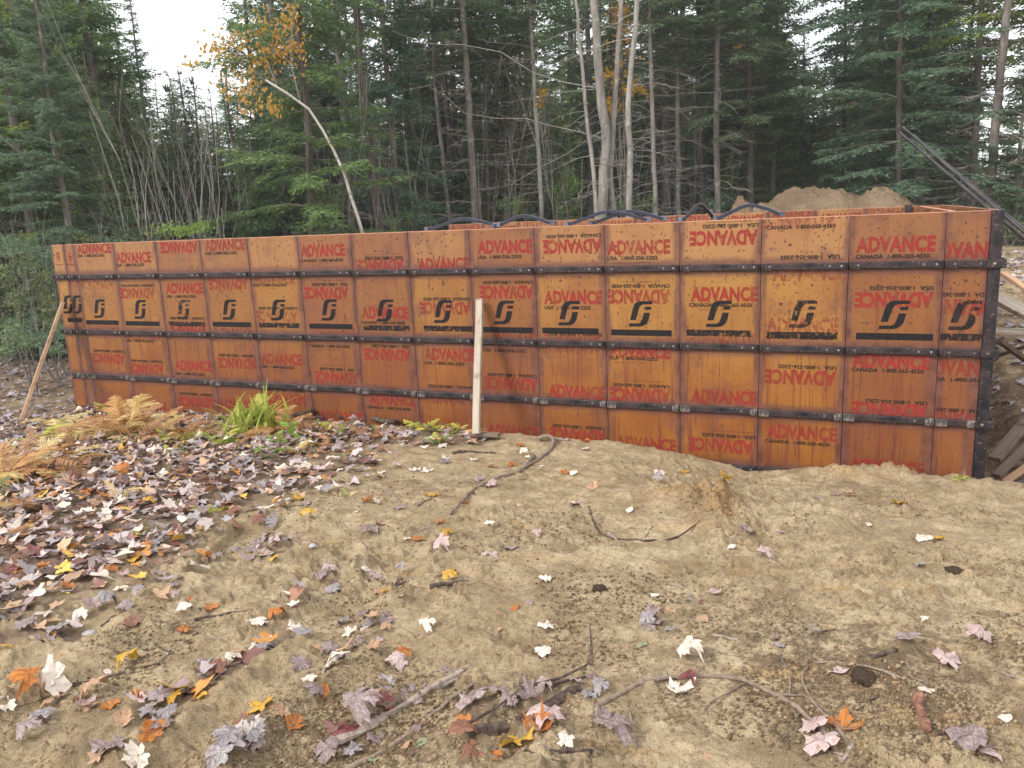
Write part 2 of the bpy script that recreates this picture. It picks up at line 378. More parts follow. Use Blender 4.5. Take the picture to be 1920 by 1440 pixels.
def soil_mat():
    m = NM('sandy soil', .93, .15); g = m.n.new('ShaderNodeNewGeometry').outputs['Position']
    at = m.sep(m.attr('soil', 'Vector')); lit, org, och = at[0], at[1], at[2]
    a = m.noise(g, 1.1, 5, .6); b = m.noise(g, 7, 5, .65); c_ = m.noise(g, 42, 4, .7); d = m.noise(g, 230, 3, .7)
    c = m.mix(m.rng(a, .3, .7), (.385, .290, .175), (.455, .355, .225))
    c = m.mix(m.rng(b, .35, .7), c, (.27, .198, .112))
    c = m.mix(m.math('MULTIPLY', m.rng(m.noise(g, 2.4, 5, .7), .50, .62), .55), c, (.205, .147, .083))
    c = m.mix(m.math('MULTIPLY', m.rng(m.noise(m.mapp(g, (1.0, 4.0, 1)), 2.1, 5, .65), .56, .70), .6), c, (.37, .235, .095))   # ochre seams
    c = m.mix(m.math('MULTIPLY', m.rng(c_, .50, .66), .65), c, (.21, .15, .085))
    c = m.mix(m.math('MULTIPLY', m.rng(d, .53, .62), .75), c, (.085, .06, .038))
    c = m.mix(m.math('MULTIPLY', m.rng(d, .42, .28), .35), c, (.48, .40, .29))
    hum = m.math('MULTIPLY', org, m.rng(m.math('ADD', m.math('MULTIPLY', b, .5), m.math('MULTIPLY', c_, .5)), .42, .58))
    c = m.mix(m.math('MULTIPLY', hum, .85), c, (.085, .055, .038))
    c = m.mix(m.math('MULTIPLY', och, m.rng(m.math('ADD', m.math('MULTIPLY', b, .5), m.math('MULTIPLY', c_, .5)), .36, .55, .35, 1)), c, m.mix(m.rng(c_, .4, .65), (.34, .195, .075), (.15, .09, .045)))
    fl = m.mix(m.rng(b, .35, .65), (.10, .068, .048), (.22, .15, .10))
    fl = m.mix(m.math('MULTIPLY', m.rng(c_, .5, .7), .7), fl, (.30, .19, .13))
    c = m.mix(m.math('MULTIPLY', lit, m.rng(m.math('ADD', m.math('MULTIPLY', b, .6), m.math('MULTIPLY', lit, .6)), .45, .75)), c, fl)
    m.col(c)
    h = m.math('ADD', m.math('MULTIPLY', b, .5), m.math('ADD', m.math('MULTIPLY', c_, .35), m.math('MULTIPLY', d, .16)))
    m.bump(h, .9, .035); return m.mat
M_SOIL = soil_mat()
def pile_mat():
    m = NM('dumped sand', .95, .1); g = m.tc(); b = m.noise(g, 1.6, 5, .65); c_ = m.noise(g, 12, 5, .7)
    c = m.mix(m.rng(b, .35, .65), (.36, .26, .165), (.24, .165, .105)); c = m.mix(m.math('MULTIPLY', m.rng(c_, .52, .7), .6), c, (.22, .15, .09))
    c = m.mix(m.math('MULTIPLY', m.rng(m.noise(g, 40, 3, .6), .55, .65), .6), c, (.12, .085, .055)); m.col(c); m.bump(c_, 1.0, .14); return m.mat
M_PILE = pile_mat()

def leaf_mat(name, base, alt, dark, under=None, rough=.42, spec=.5, trans=.12):
    m = NM(name, rough, spec); v = m.tc(); n = m.noise(v, 9, 4, .6, w=m.math('MULTIPLY', m.rnd(), 20)); n2 = m.noise(v, 45, 3, .65)
    c = m.mix(m.rng(n, .42, .64), base, alt); c = m.mix(m.math('MULTIPLY', m.rng(n2, .6, .72), .6), c, dark)
    # midrib and side veins from the leaf's own shape
    s3 = m.sep(v); vein = None
    for ang in (90, 38, 142, -8, 188):
        ca, sa = math.cos(R(ang)), math.sin(R(ang))
        dd = m.math('ABSOLUTE', m.math('SUBTRACT', m.math('MULTIPLY', s3[0], sa), m.math('MULTIPLY', s3[1], ca)))
        al = m.math('ADD', m.math('MULTIPLY', s3[0], ca), m.math('MULTIPLY', s3[1], sa))
        k = m.math('MULTIPLY', m.rng(dd, .034, .012), m.rng(al, -.05, .05))
        vein = k if vein is None else m.math('MAXIMUM', vein, k)
    bl = m.noise(v, 3.2, 3, .6, w=m.math('MULTIPLY', m.rnd(), 33)); c = m.mix(m.math('MULTIPLY', m.rng(bl, .5, .66), .65), c, tuple(.55 * a_ + .45 * b_ for a_, b_ in zip(dark, (.30, .15, .07))))
    c = m.mix(m.math('MULTIPLY', vein, .45), c, dark)
    c = m.mix(m.rng(m.rnd(), 0, 1, 0, .3), c, dark)
    m.col(c); m.bump(m.math('ADD', n, vein), .3, .02)
    if trans:
        tr = m.n.new('ShaderNodeBsdfTranslucent'); m.put(tr.inputs[0], c); ms = m.n.new('ShaderNodeMixShader'); ms.inputs[0].default_value = trans
        m.l.new(m.b.outputs[0], ms.inputs[1]); m.l.new(tr.outputs[0], ms.inputs[2]); m.l.new(ms.outputs[0], m.out.inputs[0])
    return m.mat
LEAFM = {
 'purple': leaf_mat('purple grey leaf', (.245, .175, .165), (.41, .335, .32), (.10, .05, .045), rough=.33),
 'slate': leaf_mat('slate grey leaf', (.25, .225, .228), (.42, .385, .385), (.12, .075, .07), rough=.3),
 'pink': leaf_mat('pale pink leaf', (.56, .43, .40), (.44, .32, .31), (.24, .13, .11), rough=.45),
 'cream': leaf_mat('cream white leaf', (.80, .72, .62), (.68, .58, .49), (.42, .30, .22), rough=.55),
 'yellow': leaf_mat('yellow leaf', (0.655, 0.420, 0.050), (0.605, 0.302, 0.029), (0.294, 0.118, 0.025), rough=.5, trans=.25),
 'orange': leaf_mat('orange leaf', (0.571, 0.227, 0.029), (0.504, 0.134, 0.025), (0.185, 0.050, 0.021), rough=.5, trans=.22),
 'tan': leaf_mat('tan leaf', (0.504, 0.319, 0.193), (0.403, 0.227, 0.134), (0.202, 0.101, 0.059), rough=.55),
 'rust': leaf_mat('rust brown leaf', (0.252, 0.101, 0.055), (0.185, 0.071, 0.042), (0.084, 0.034, 0.025), rough=.45),
 'red': leaf_mat('dark red leaf', (0.210, 0.046, 0.042), (0.143, 0.034, 0.038), (0.076, 0.017, 0.025), rough=.4),
 'green': leaf_mat('dull green leaf', (0.252, 0.319, 0.185), (0.336, 0.370, 0.252), (0.134, 0.168, 0.084), rough=.5, trans=.2),
}
def attr_leaf_mat(name, rough=.45, trans=.15, spec=.4):
    m = NM(name, rough, spec); c = m.attr('leafcol'); n = m.noise(m.tc(), 55, 3, .6)
    c = m.mix(m.math('MULTIPLY', m.rng(n, .5, .7), .35), c, (.10, .055, .045)); m.col(c)
    tr = m.n.new('ShaderNodeBsdfTranslucent'); m.put(tr.inputs[0], c); ms = m.n.new('ShaderNodeMixShader'); ms.inputs[0].default_value = trans
    m.l.new(m.b.outputs[0], ms.inputs[1]); m.l.new(tr.outputs[0], ms.inputs[2]); m.l.new(ms.outputs[0], m.out.inputs[0]); return m.mat
M_LITTER = attr_leaf_mat('mixed fallen leaves', .42)
def foliage_mat(name, a, b, trans=.3, c3=None, f3=.0, sc=1.3):
    m = NM(name, .6, .25); g = m.n.new('ShaderNodeNewGeometry').outputs['Position']
    n = m.noise(g, sc, 4, .65); n2 = m.noise(g, 11, 3, .6)
    c = m.mix(m.rng(n, .35, .65), a, b); c = m.mix(m.math('MULTIPLY', m.rng(n2, .5, .7), .4), c, tuple(q * .6 for q in a))
    if c3: c = m.mix(m.math('MULTIPLY', m.rng(m.noise(g, 2.6, 3, .6), .56, .68), f3), c, c3)
    c = m.mix(m.rng(m.rnd(), 0, 1, 0, .3), c, (b[0] * 1.25, b[1] * 1.05, b[2] * .8)); m.col(c)
    tr = m.n.new('ShaderNodeBsdfTranslucent'); m.put(tr.inputs[0], c); ms = m.n.new('ShaderNodeMixShader'); ms.inputs[0].default_value = trans
    m.l.new(m.b.outputs[0], ms.inputs[1]); m.l.new(tr.outputs[0], ms.inputs[2]); m.l.new(ms.outputs[0], m.out.inputs[0]); return m.mat
F_DARK = foliage_mat('dark spruce needles', (.095, .155, .085), (.165, .24, .125), .45)
F_TEAL = foliage_mat('blue green fir needles', (.095, .165, .11), (.16, .245, .155), .45)
F_MID = foliage_mat('green fir needles', (.12, .20, .08), (.19, .29, .11), .42)
F_LIGHT = foliage_mat('light green pine needles', (.25, .35, .10), (.34, .43, .13), .5)
F_OLIVE = foliage_mat('olive needles with brown tips', (.15, .175, .08), (.22, .24, .11), .4, (.24, .13, .05), .7)
F_BRIGHT = foliage_mat('bright green leaves', (.13, .26, .05), (.24, .36, .07), .4)
F_SHRUB = foliage_mat('shrub leaves turning yellow', (.06, .09, .045), (.12, .15, .06), .3, (.42, .33, .10), .8, 2.5)
F_ORANGE = foliage_mat('orange birch leaves', (.52, .25, .045), (.58, .38, .08), .45, (.42, .15, .03), .6)
F_YELLOW = foliage_mat('yellow maple leaves', (.66, .42, .05), (.60, .33, .04), .45)
def bark_mat(name, a, b, lich, lf=.5, sc=10, st=(1, 1, .25)):
    m = NM(name, .9, .15); v = m.tc(); n = m.noise(m.mapp(v, st), sc, 5, .65); k = m.noise(v, 5.5, 4, .7)
    c = m.mix(m.rng(n, .35, .65), a, b); c = m.mix(m.math('MULTIPLY', m.rng(k, .55, .66), lf), c, lich)
    c = m.mix(m.math('MULTIPLY', m.rnd(), .25), c, a); m.col(c); m.bump(n, .7, .02); return m.mat
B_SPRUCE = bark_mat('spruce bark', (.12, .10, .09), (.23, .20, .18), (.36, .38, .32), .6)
B_DARK = bark_mat('dark bark', (.06, .048, .042), (.12, .10, .09), (.22, .23, .19), .35)  # darkest of the trunk bark colours
B_MAPLE = bark_mat('grey maple bark with lichen', (.20, .175, .155), (.36, .33, .30), (.42, .47, .38), .7, 7)
B_BIRCH = bark_mat('pale birch bark', (.52, .46, .42), (.66, .60, .55), (.10, .075, .065), .7, 14, (1, 1, 3))
B_TWIG = bark_mat('grey twigs', (.27, .24, .22), (.40, .37, .34), (.36, .40, .32), .5, 6)
B_TWIGDARK = bark_mat('dark dead twigs', (.13, .11, .10), (.24, .21, .185), (.36, .39, .31), .5, 6)
M_STICK = bark_mat('fallen stick bark', (.17, .12, .09), (.30, .23, .175), (.42, .36, .30), .4, 30)
M_STICKPALE = bark_mat('peeling pale stick bark', (.36, .29, .245), (.19, .135, .105), (.08, .05, .036), .9, 34)
M_STICKDARK = bark_mat('wet dark wood', (.055, .04, .033), (.13, .09, .07), (.26, .17, .10), .5, 30)
M_STICKRED = bark_mat('reddish bark chunk', (.17, .08, .055), (.30, .16, .11), (.08, .04, .03), .9, 40)
#PART2

# ================================================================== GROUND
LIT_PX = [(-170, 1200), (50, 1160), (150, 1118), (270, 1085), (335, 1015), (420, 965), (520, 935), (600, 905), (640, 880), (700, 862), (770, 842), (880, 822)]
LIT_W = [on_ground(*p) for p in LIT_PX]
LITPOLY = LIT_W + [(4.9, -.15), (2, -.05), (-.35, -.05), (-.9, -.6), (-2.5, -2.5), (-2.0, -6), (3.5, -6.2)]
PATCH = [((0, 1215), (140, 1195), .07, 1.0), ((95, 1300), (175, 1330), .05, .5), ((215, 1345), (400, 1290), .07, .8), ((400, 1275), (545, 1200), .075, .9), ((540, 1180), (575, 1120), .05, .55),
         ((575, 1250), (650, 1230), .05, .5), ((590, 1090), (650, 1100), .05, .5), ((650, 1180), (740, 1165), .05, .5), ((640, 1380), (770, 1300), .06, .7), ((640, 1235), (710, 1190), .04, .5),
         ((880, 1350), (1015, 1315), .06, .8), ((870, 1430), (960, 1425), .05, .6), ((1205, 1185), (1245, 1150), .035, .7), ((420, 1430), (470, 1370), .05, .6), ((60, 1370), (160, 1330), .05, .5),
         ((500, 1040), (560, 1020), .07, .7), ((440, 1050), (500, 1010), .06, .5), ((850, 838), (900, 830), .1, .4), ((970, 858), (1040, 845), .1, .2)]
PATCH_W = [(on_ground(*a), on_ground(*b), wd, dn) for a, b, wd, dn in PATCH]
def poly_signed(x, y, poly):
    x = np.asarray(x, float); y = np.asarray(y, float); ins = np.zeros(x.shape, bool); dm = np.full(x.shape, 1e9); n = len(poly)
    for i in range(n):
        (x0, y0), (x1, y1) = poly[i], poly[(i + 1) % n]
        with np.errstate(divide='ignore', invalid='ignore'):
            c = ((y0 > y) != (y1 > y)) & (x < (x1 - x0) * (y - y0) / ((y1 - y0) + 1e-12) + x0)
        ins ^= c; d, _ = seg_d(x, y, (x0, y0), (x1, y1)); dm = np.minimum(dm, d)
    return np.where(ins, dm, -dm)
def litter_density(x, y):
    n = fbm(x * 2.2, y * 2.2, 3, 140)
    sd = poly_signed(x, y, LITPOLY)
    d = ss(-.45, .55, sd + n * .5) ** .8
    behind = ss(-.4, -.9, x) * ss(-.9, .0, y) * (.85 + .5 * n)
    right = ss(9.0, 9.6, x) * ss(.2, 1.2, y) * (.5 + .5 * n)
    forest = ss(9, 13, np.hypot(x - 3, y - 4)) * .45
    p = np.zeros_like(d)
    for a, b, wd, dn in PATCH_W:
        q, _ = seg_d(x, y, a, b); p = np.maximum(p, dn * np.exp(-((q + n * .02) / wd) ** 2))
    return np.clip(np.maximum.reduce([d, behind, right, forest, p]), 0, 1)

def build_ground():
    a0 = math.atan2(FW[0], FW[1])
    A = np.concatenate([np.linspace(-math.pi, -R(44), 46)[:-1], np.linspace(-R(44), R(42), 700), np.linspace(R(42), math.pi, 46)[1:-1]]) + a0
    RR = np.concatenate([np.linspace(.25, 1.7, 9)[:-1], np.geomspace(1.7, 7.3, 430)[:-1], np.geomspace(7.3, 34, 130)[:-1], np.geomspace(34, 160, 16)])
    na, nr = len(A), len(RR)
    aa, rr = np.meshgrid(A, RR)
    x = CAM[0] + np.sin(aa) * rr; y = CAM[1] + np.cos(aa) * rr
    z = height(x, y)
    far = ss(25, 60, rr); z = z * (1 - far) + (.6 + fbm(x * .03, y * .03, 3, 5) * 1.0) * far
    lit = litter_density(x, y)
    z = z + lit * np.abs(fbm(x * 14, y * 14, 2, 66)) * .018
    V = np.stack([x, y, z], -1).reshape(-1, 3); V = np.vstack([V, [[CAM[0], CAM[1], hz(CAM[0], CAM[1])]]])
    i = np.arange(nr - 1)[:, None] * na; j = np.arange(na)[None]; j2 = (j + 1) % na
    F = np.stack([i + j, i + na + j, i + na + j2, i + j2], -1).reshape(-1, 4)[:, ::-1]
    me = np_mesh('ground', V, F, M_SOIL, smooth=True)
    org = .15 + .75 * ss(.0, .5, fbm(x * .9 + 2, y * .9, 3, 200)) * ss(.22, .32, np.clip(-y / 12, 0, 1) + .0)
    org = np.maximum(org * .6, .9 * np.exp(-(((x - 8.1) / .8) ** 2 + ((y + 3.3) / .55) ** 2)))
    org = np.maximum(org, ss(8.95, 9.2, x) * ss(-.1, .4, y) * .95 * ss(7, 4, y))
    org = np.maximum(org, .65 * ss(4.6, 2.6, x) * ss(-1.6, -.6, y) * ss(.3, 0, y))
    org = np.maximum(org, ss(-.3, -1.2, x) * .6)
    S = np.zeros((len(V), 3), np.float32); S[:-1, 0] = lit.ravel(); S[:-1, 1] = np.clip(org, 0, 1).ravel()
    oc = np.zeros_like(x)
    for (hx, hy, sx, sy, hh), k in zip(HUMPS[:5], (.75, .9, .8, .5, .4)): oc = np.maximum(oc, k * np.exp(-((x - hx) / sx / .9) ** 2 - ((y - hy) / sy / .9) ** 2))
    S[:-1, 2] = oc.ravel()
    at = me.attributes.new('soil', 'FLOAT_VECTOR', 'POINT'); at.data.foreach_set('vector', S.ravel())
    g = link('ground', me); tag(g, kind='structure'); return g
build_ground()

# ================================================================== FORM WALLS
W = .6096
def panel_mesh(wd, seed=0):
    mb = MB(); c = .002
    mb.bevbox(.0015, wd - .0015, 0, .028, 0, PH, c)
    me = mb.mesh('form_panel', [M_PLY, M_PLYEDGE])
    n = len(me.vertices); co = np.zeros(n * 3, np.float32); me.vertices.foreach_get('co', co); co = co.reshape(-1, 3)
    A = np.stack([co[:, 0], co[:, 2], np.full(n, wd)], -1).astype(np.float32)
    at = me.attributes.new('ply', 'FLOAT_VECTOR', 'POINT'); at.data.foreach_set('vector', A.ravel())
    for p in me.polygons:
        if abs(p.normal.z) > .5: p.material_index = 1
    return me
def bar_mesh(wd, cement=False, left_over=0, right_over=0):
    mb = MB(); h = .0255
    mb.bevbox(-left_over, wd + right_over, -.026, .0005, -h, h, .006)
    pl, pr = min(.082, wd * .36), min(.058, wd * .3)
    mb.cur = 2 if cement else 0
    mb.bevbox(.0035, pl, -.031, -.0262, -h - .002, h + .002, .003)
    mb.bevbox(wd - pr, wd - .0035, -.0305, -.0262, -h - .002, h + .002, .003)
    mb.cur = 2 if cement else 0
    mb.bevbox(wd - .030, wd - .016, -.044, -.031, -.022, .020, .003)
    mb.bevbox(.010, .021, -.042, -.0315, -.020, .022, .003)
    if wd > .3: mb.bevbox(wd - .010, wd - .0045, -.05, -.031, -.024, .012, .002)
    mb.cur = 2 if cement else 1
    mb.dome(min(.066, wd * .3), -.031, 0, .0125, .008)
    mb.dome(wd - min(.044, wd * .2), -.0305, .0, .0125, .008)
    if wd > .3:
        mb.cur = 1; mb.dome(wd - .126, -.026, 0, .0115, .007)
    return mb.mesh('steel_bar', [M_STEEL, M_BOLT, M_CLIP])
PANEL = {}
def get_panel(wd):
    k = round(wd, 3)
    if k not in PANEL: PANEL[k] = (panel_mesh(wd), bar_mesh(wd), bar_mesh(wd, True))
    return PANEL[k]

# ---- stencilled prints
TXT = {}
def text_mesh(body, width, hgt, bold=0.0):
    if body not in TXT:
        cu = bpy.data.curves.new('txt', 'FONT'); cu.body = body; cu.offset = bold; cu.resolution_u = 3; cu.space_character = 1.02
        o = bpy.data.objects.new('txt', cu); COL.objects.link(o); bpy.context.view_layer.update()
        me = bpy.data.meshes.new_from_object(o.evaluated_get(bpy.context.evaluated_depsgraph_get()))
        bpy.data.objects.remove(o); bpy.data.curves.remove(cu)
        V = np.array([v.co[:2] for v in me.vertices]); F = [tuple(p.vertices) for p in me.polygons]; bpy.data.meshes.remove(me)
        V = (V - V.min(0)) / (V.max(0) - V.min(0)) - .5; TXT[body] = (V, F)
    V, F = TXT[body]; return V * [width, hgt], F
LOGO = [[(1, 1), (.978, .88), (.616, .88), (.507, .827), (.438, .707), (.30, .253), (.07, .253), (.178, .68), (.26, .893), (.37, .973), (.507, 1)],
        [(.70, .785), (.96, .785), (.923, .667), (.665, .667)],
        [(.644, .552), (.89, .552), (.822, .253), (.74, .12), (.616, .027), (.452, 0), (0, 0), (.04, .125), (.425, .125), (.52, .187), (.575, .307)]]
class Prints:
    """flat print sheets of one panel, clipped to its face"""
    def __init__(s, wd): s.wd = wd; s.L = {}
    def add(s, layer, V2, F, cx, cz, flip=False):
        V2 = np.asarray(V2, float); V2 = -V2 if flip else V2
        vs, fs = s.L.setdefault(layer, ([], [])); b = len(vs)
        vs += [(cx + a, cz + c) for a, c in V2]; fs += [tuple(b + i for i in f) for f in F]
    def rect(s, layer, x0, x1, z0, z1):
        s.add(layer, [(x0, z0), (x1, z0), (x1, z1), (x0, z1)], [(0, 1, 2, 3)], 0, 0)
    def build(s, parent):
        names = {'red': ('red_lettering', M_RED), 'redf': ('faded_lettering', M_RED_FADED), 'black': ('black_lettering', M_BLACK), 'url': ('web_address', M_URL),
                 'logo': ('logo', M_BLACK), 'logof': ('logo', M_BLACK_SCUFFED), 'blackf': ('black_lettering', M_BLACK_SCUFFED)}
        lift = {'red': .0012, 'redf': .0009, 'url': .0018, 'black': .0024, 'logo': .0020, 'logof': .0020, 'blackf': .0024}
        for layer, (vs, fs) in s.L.items():
            bm = bmesh.new(); vv = [bm.verts.new((x, -lift[layer], z)) for x, z in vs]
            for f in fs:
                try: bm.faces.new([vv[i] for i in f])
                except ValueError: pass
            if layer.startswith('logo'): bmesh.ops.triangulate(bm, faces=bm.faces[:])
            for co, no in (((.006, 0, 0), (-1, 0, 0)), ((s.wd - .006, 0, 0), (1, 0, 0)), ((0, 0, .004), (0, 0, -1)), ((0, 0, PH - .004), (0, 0, 1))):
                bmesh.ops.bisect_plane(bm, geom=bm.verts[:] + bm.edges[:] + bm.faces[:], plane_co=co, plane_no=no, clear_outer=True, dist=1e-5)
            bmesh.ops.recalc_face_normals(bm, faces=bm.faces[:])
            for f in bm.faces:
                if f.normal.y > 0: f.normal_flip()
            if not bm.faces: bm.free(); continue
            me = bpy.data.meshes.new(names[layer][0]); bm.to_mesh(me); bm.free(); me.materials.append(names[layer][1])
            link(names[layer][0], me, parent)
def printed(pr, kind, cx, cz, up, faded=False):
    if kind == 'A': V, F = text_mesh('ADVANCE', .51, .116, .05); pr.add('redf' if faded else 'red', V, F, cx, cz, not up)
    elif kind == 'U': V, F = text_mesh('USA  1-800-356-2202', .41, .030, .022); pr.add('black', V, F, cx, cz, not up)
    elif kind == 'C': V, F = text_mesh('CANADA  1-800-265-4550', .475, .030, .022); pr.add('black', V, F, cx, cz, not up)
    elif kind == 'W': V, F = text_mesh('www.advanceconcreteform.com', .33, .016); pr.add('url', V, F, cx, cz, not up)
    elif kind in 'LK':
        lay = 'logo' if kind == 'L' else 'logof'
        for poly in LOGO:
            V = [((a - .5) * .2, (b - .5) * .205) for a, b in poly]; pr.add(lay, V, [tuple(range(len(V)))], cx, cz)
    elif kind in 'BD': pr.rect('black' if kind == 'B' else 'blackf', cx - .25, cx + .25, cz - .0245, cz + .0245)

# what is printed where, read off the photograph: (kind, photo px, photo py, upright)
def zr(ox, oy, s, items): return [(k, ox + x * s, oy + y * s, u) for k, x, y, u in items]
r1 = lambda *i: zr(0, 430, 1 / 3.6, i); r2 = lambda *i: zr(440, 400, .3125, i); r3 = lambda *i: zr(860, 380, .3472, i)
r4 = lambda *i: zr(1240, 380, .3681, i); r5 = lambda *i: zr(1560, 370, .3888, i)
TEXTS = {
 0: r1(('A', 632, 128, 1), ('U', 613, 177, 1), ('a', 660, 372, 0), ('L', 672, 535, 1), ('B', 690, 628, 1), ('a', 700, 650, 0), ('C', 735, 822, 0), ('A', 730, 872, 0), ('a', 690, 1165, 0)),
 1: r1(('A', 900, 190, 1), ('U', 880, 240, 1), ('C', 930, 380, 0), ('A', 927, 432, 0), ('L', 948, 540, 1), ('B', 963, 635, 1), ('a', 975, 722, 1), ('U', 945, 752, 1), ('C', 992, 890, 0), ('A', 990, 940, 0), ('A', 1010, 1190, 0)),
 2: r1(('A', 1208, 122, 0), ('A', 1243, 397, 1), ('U', 1222, 452, 1), ('K', 1240, 540, 1), ('C', 1265, 600, 0), ('D', 1260, 638, 1), ('A', 1270, 668, 0), ('A', 1303, 920, 1), ('U', 1283, 975, 1), ('C', 1325, 1113, 0), ('A', 1328, 1165, 0)),
 3: r1(('A', 1515, 105, 1), ('U', 1492, 160, 1), ('A', 1540, 370, 0), ('L', 1548, 542, 1), ('B', 1565, 642, 1), ('a', 1570, 680, 0), ('C', 1600, 853, 0), ('A', 1600, 905, 0), ('A', 1605, 1185, 1)),
 4: r2(('a', 235, 395, 1), ('U', 210, 430, 1), ('C', 258, 570, 0), ('a', 252, 620, 0), ('L', 260, 580, 1), ('D', 265, 672, 1), ('A', 280, 875, 1), ('U', 258, 922, 1), ('W', 262, 941, 1), ('C', 310, 1063, 0), ('A', 310, 1112, 0)),
 5: r2(('A', 527, 222, 1), ('C', 524, 282, 1), ('W', 520, 301, 1), ('W', 570, 405, 0), ('U', 570, 427, 0), ('A', 548, 478, 0), ('L', 567, 580, 1), ('B', 577, 678, 1), ('a', 590, 722, 0), ('C', 570, 797, 1), ('W', 575, 815, 1), ('W', 610, 915, 0), ('U', 615, 937, 0), ('A', 612, 985, 0), ('A', 640, 1222, 1)),
 6: r2(('W', 895, 246, 0), ('U', 895, 268, 0), ('A', 870, 312, 0), ('A', 900, 597, 1), ('C', 890, 655, 1), ('L', 902, 583, 1), ('D', 910, 688, 1), ('U', 935, 798, 0), ('A', 915, 848, 0), ('A', 945, 1118, 1), ('C', 925, 1168, 1), ('W', 930, 1186, 1)),
 7: r2(('A', 1250, 305, 1), ('C', 1272, 515, 0), ('A', 1262, 570, 0), ('L', 1250, 590, 1), ('D', 1280, 692, 1), ('A', 1285, 848, 1), ('U', 1257, 900, 1), ('C', 1300, 1042, 0), ('a', 1300, 1115, 0)),
 8: r3(('A', 247, 237, 1), ('U', 220, 292, 1), ('C', 265, 430, 0), ('A', 258, 483, 0), ('L', 245, 592, 1), ('B', 258, 687, 1), ('a', 270, 720, 0), ('U', 245, 797, 1), ('C', 288, 932, 0), ('A', 283, 978, 0), ('A', 295, 1235, 1), ('C', 300, 1279, 1)),
 9: r3(('C', 620, 180, 0), ('A', 612, 235, 0), ('A', 615, 512, 1), ('U', 588, 567, 1), ('L', 597, 597, 1), ('B', 602, 692, 1), ('C', 630, 710, 0), ('a', 615, 740, 0), ('a', 620, 780, 0), ('A', 635, 1022, 1), ('C', 648, 1212, 0), ('A', 642, 1257, 0)),
 10: r3(('A', 970, 240, 1), ('U', 937, 298, 1), ('W', 935, 322, 1), ('W', 980, 428, 0), ('C', 982, 450, 0), ('A', 972, 507, 0), ('L', 982, 600, 1), ('B', 985, 702, 1), ('A', 975, 803, 1), ('U', 942, 840, 1), ('W', 942, 862, 1), ('W', 995, 966, 0), ('C', 987, 988, 0), ('A', 978, 1038, 0), ('A', 1010, 1302, 1)),
 11: r4(('W', 350, 98, 0), ('U', 350, 118, 0), ('A', 315, 180, 0), ('A', 318, 467, 1), ('C', 300, 522, 1), ('W', 300, 543, 1), ('L', 292, 567, 1), ('D', 292, 665, 1), ('a', 310, 698, 0), ('A', 315, 990, 1), ('W', 350, 1168, 0), ('U', 342, 1190, 0), ('A', 300, 1238, 0)),
 12: r4(('a', 700, 90, 0), ('C', 710, 122, 1), ('U', 755, 277, 0), ('a', 750, 360, 1), ('K', 722, 567, 1), ('a', 715, 625, 1), ('C', 703, 687, 1), ('D', 715, 675, 1), ('U', 742, 838, 0), ('A', 705, 890, 0), ('A', 712, 1172, 1), ('C', 690, 1222, 1)),
 13: r5(('A', 305, 227, 1), ('C', 290, 284, 1), ('U', 333, 438, 0), ('A', 297, 495, 0), ('L', 300, 567, 1), ('B', 298, 672, 1), ('A', 283, 790, 1), ('C', 265, 835, 1), ('U', 308, 987, 0), ('A', 275, 1027, 0), ('A', 260, 1302, 1)),
 14: r5(('A', 655, 255, 1), ('C', 640, 470, 0), ('A', 635, 530, 0), ('K', 640, 570, 1), ('D', 630, 675, 1), ('A', 620, 825, 1), ('U', 640, 880, 1), ('C', 610, 1028, 0), ('A', 610, 1062, 0)),
}
def form_wall(name, label, cat, origin, rz, widths, start=0, texts=None, post=False, simple_print=None, bars=True):
    root = empty(name, (origin[0], origin[1], WALL_FOOT), rz); tag(root, label, cat, 'formwork walls of the foundation', 'thing')
    x = start; rr = random.Random(len(label))
    for i, wd in enumerate(widths):
        pm, bm_, bc = get_panel(wd)
        p = link('form_panel', pm, root); p.location = (x, rr.uniform(-.0015, .0015), rr.uniform(-.001, .001) if i else 0); p.rotation_euler = (0, 0, rr.uniform(-.002, .002))
        if bars:
            for k, bz in enumerate(BAR_Z):
                b = link('steel_bar', bc if k == 2 else bm_, p); b.location = (0, 0, bz - WALL_FOOT + rr.uniform(-.0015, .0015))
        pr = Prints(wd)
        if texts is not None and texts.get(i):
            for k, px, py, up in texts[i]:
                w_ = at_Y(px, py, 0); cx, cz = w_[0] - x, w_[2] - WALL_FOOT
                if k == 'a': printed(pr, 'A', cx, cz, up, True)
                else: printed(pr, k, cx, cz, up)
            pr.build(p)
        elif simple_print and wd > .3:
            off = rr.uniform(-.03, .05); up = rr.random() < .5
            printed(pr, 'A', wd / 2, PH - .085 + off, up, rr.random() < .3)
            printed(pr, 'CU'[rr.random() < .5], wd / 2, PH - .085 + off - (.085 if up else -.085), up); printed(pr, 'L', wd / 2, 1.775, True); printed(pr, 'B', wd / 2, 1.60, True)
            pr.build(p)
        x += wd
    return root, x
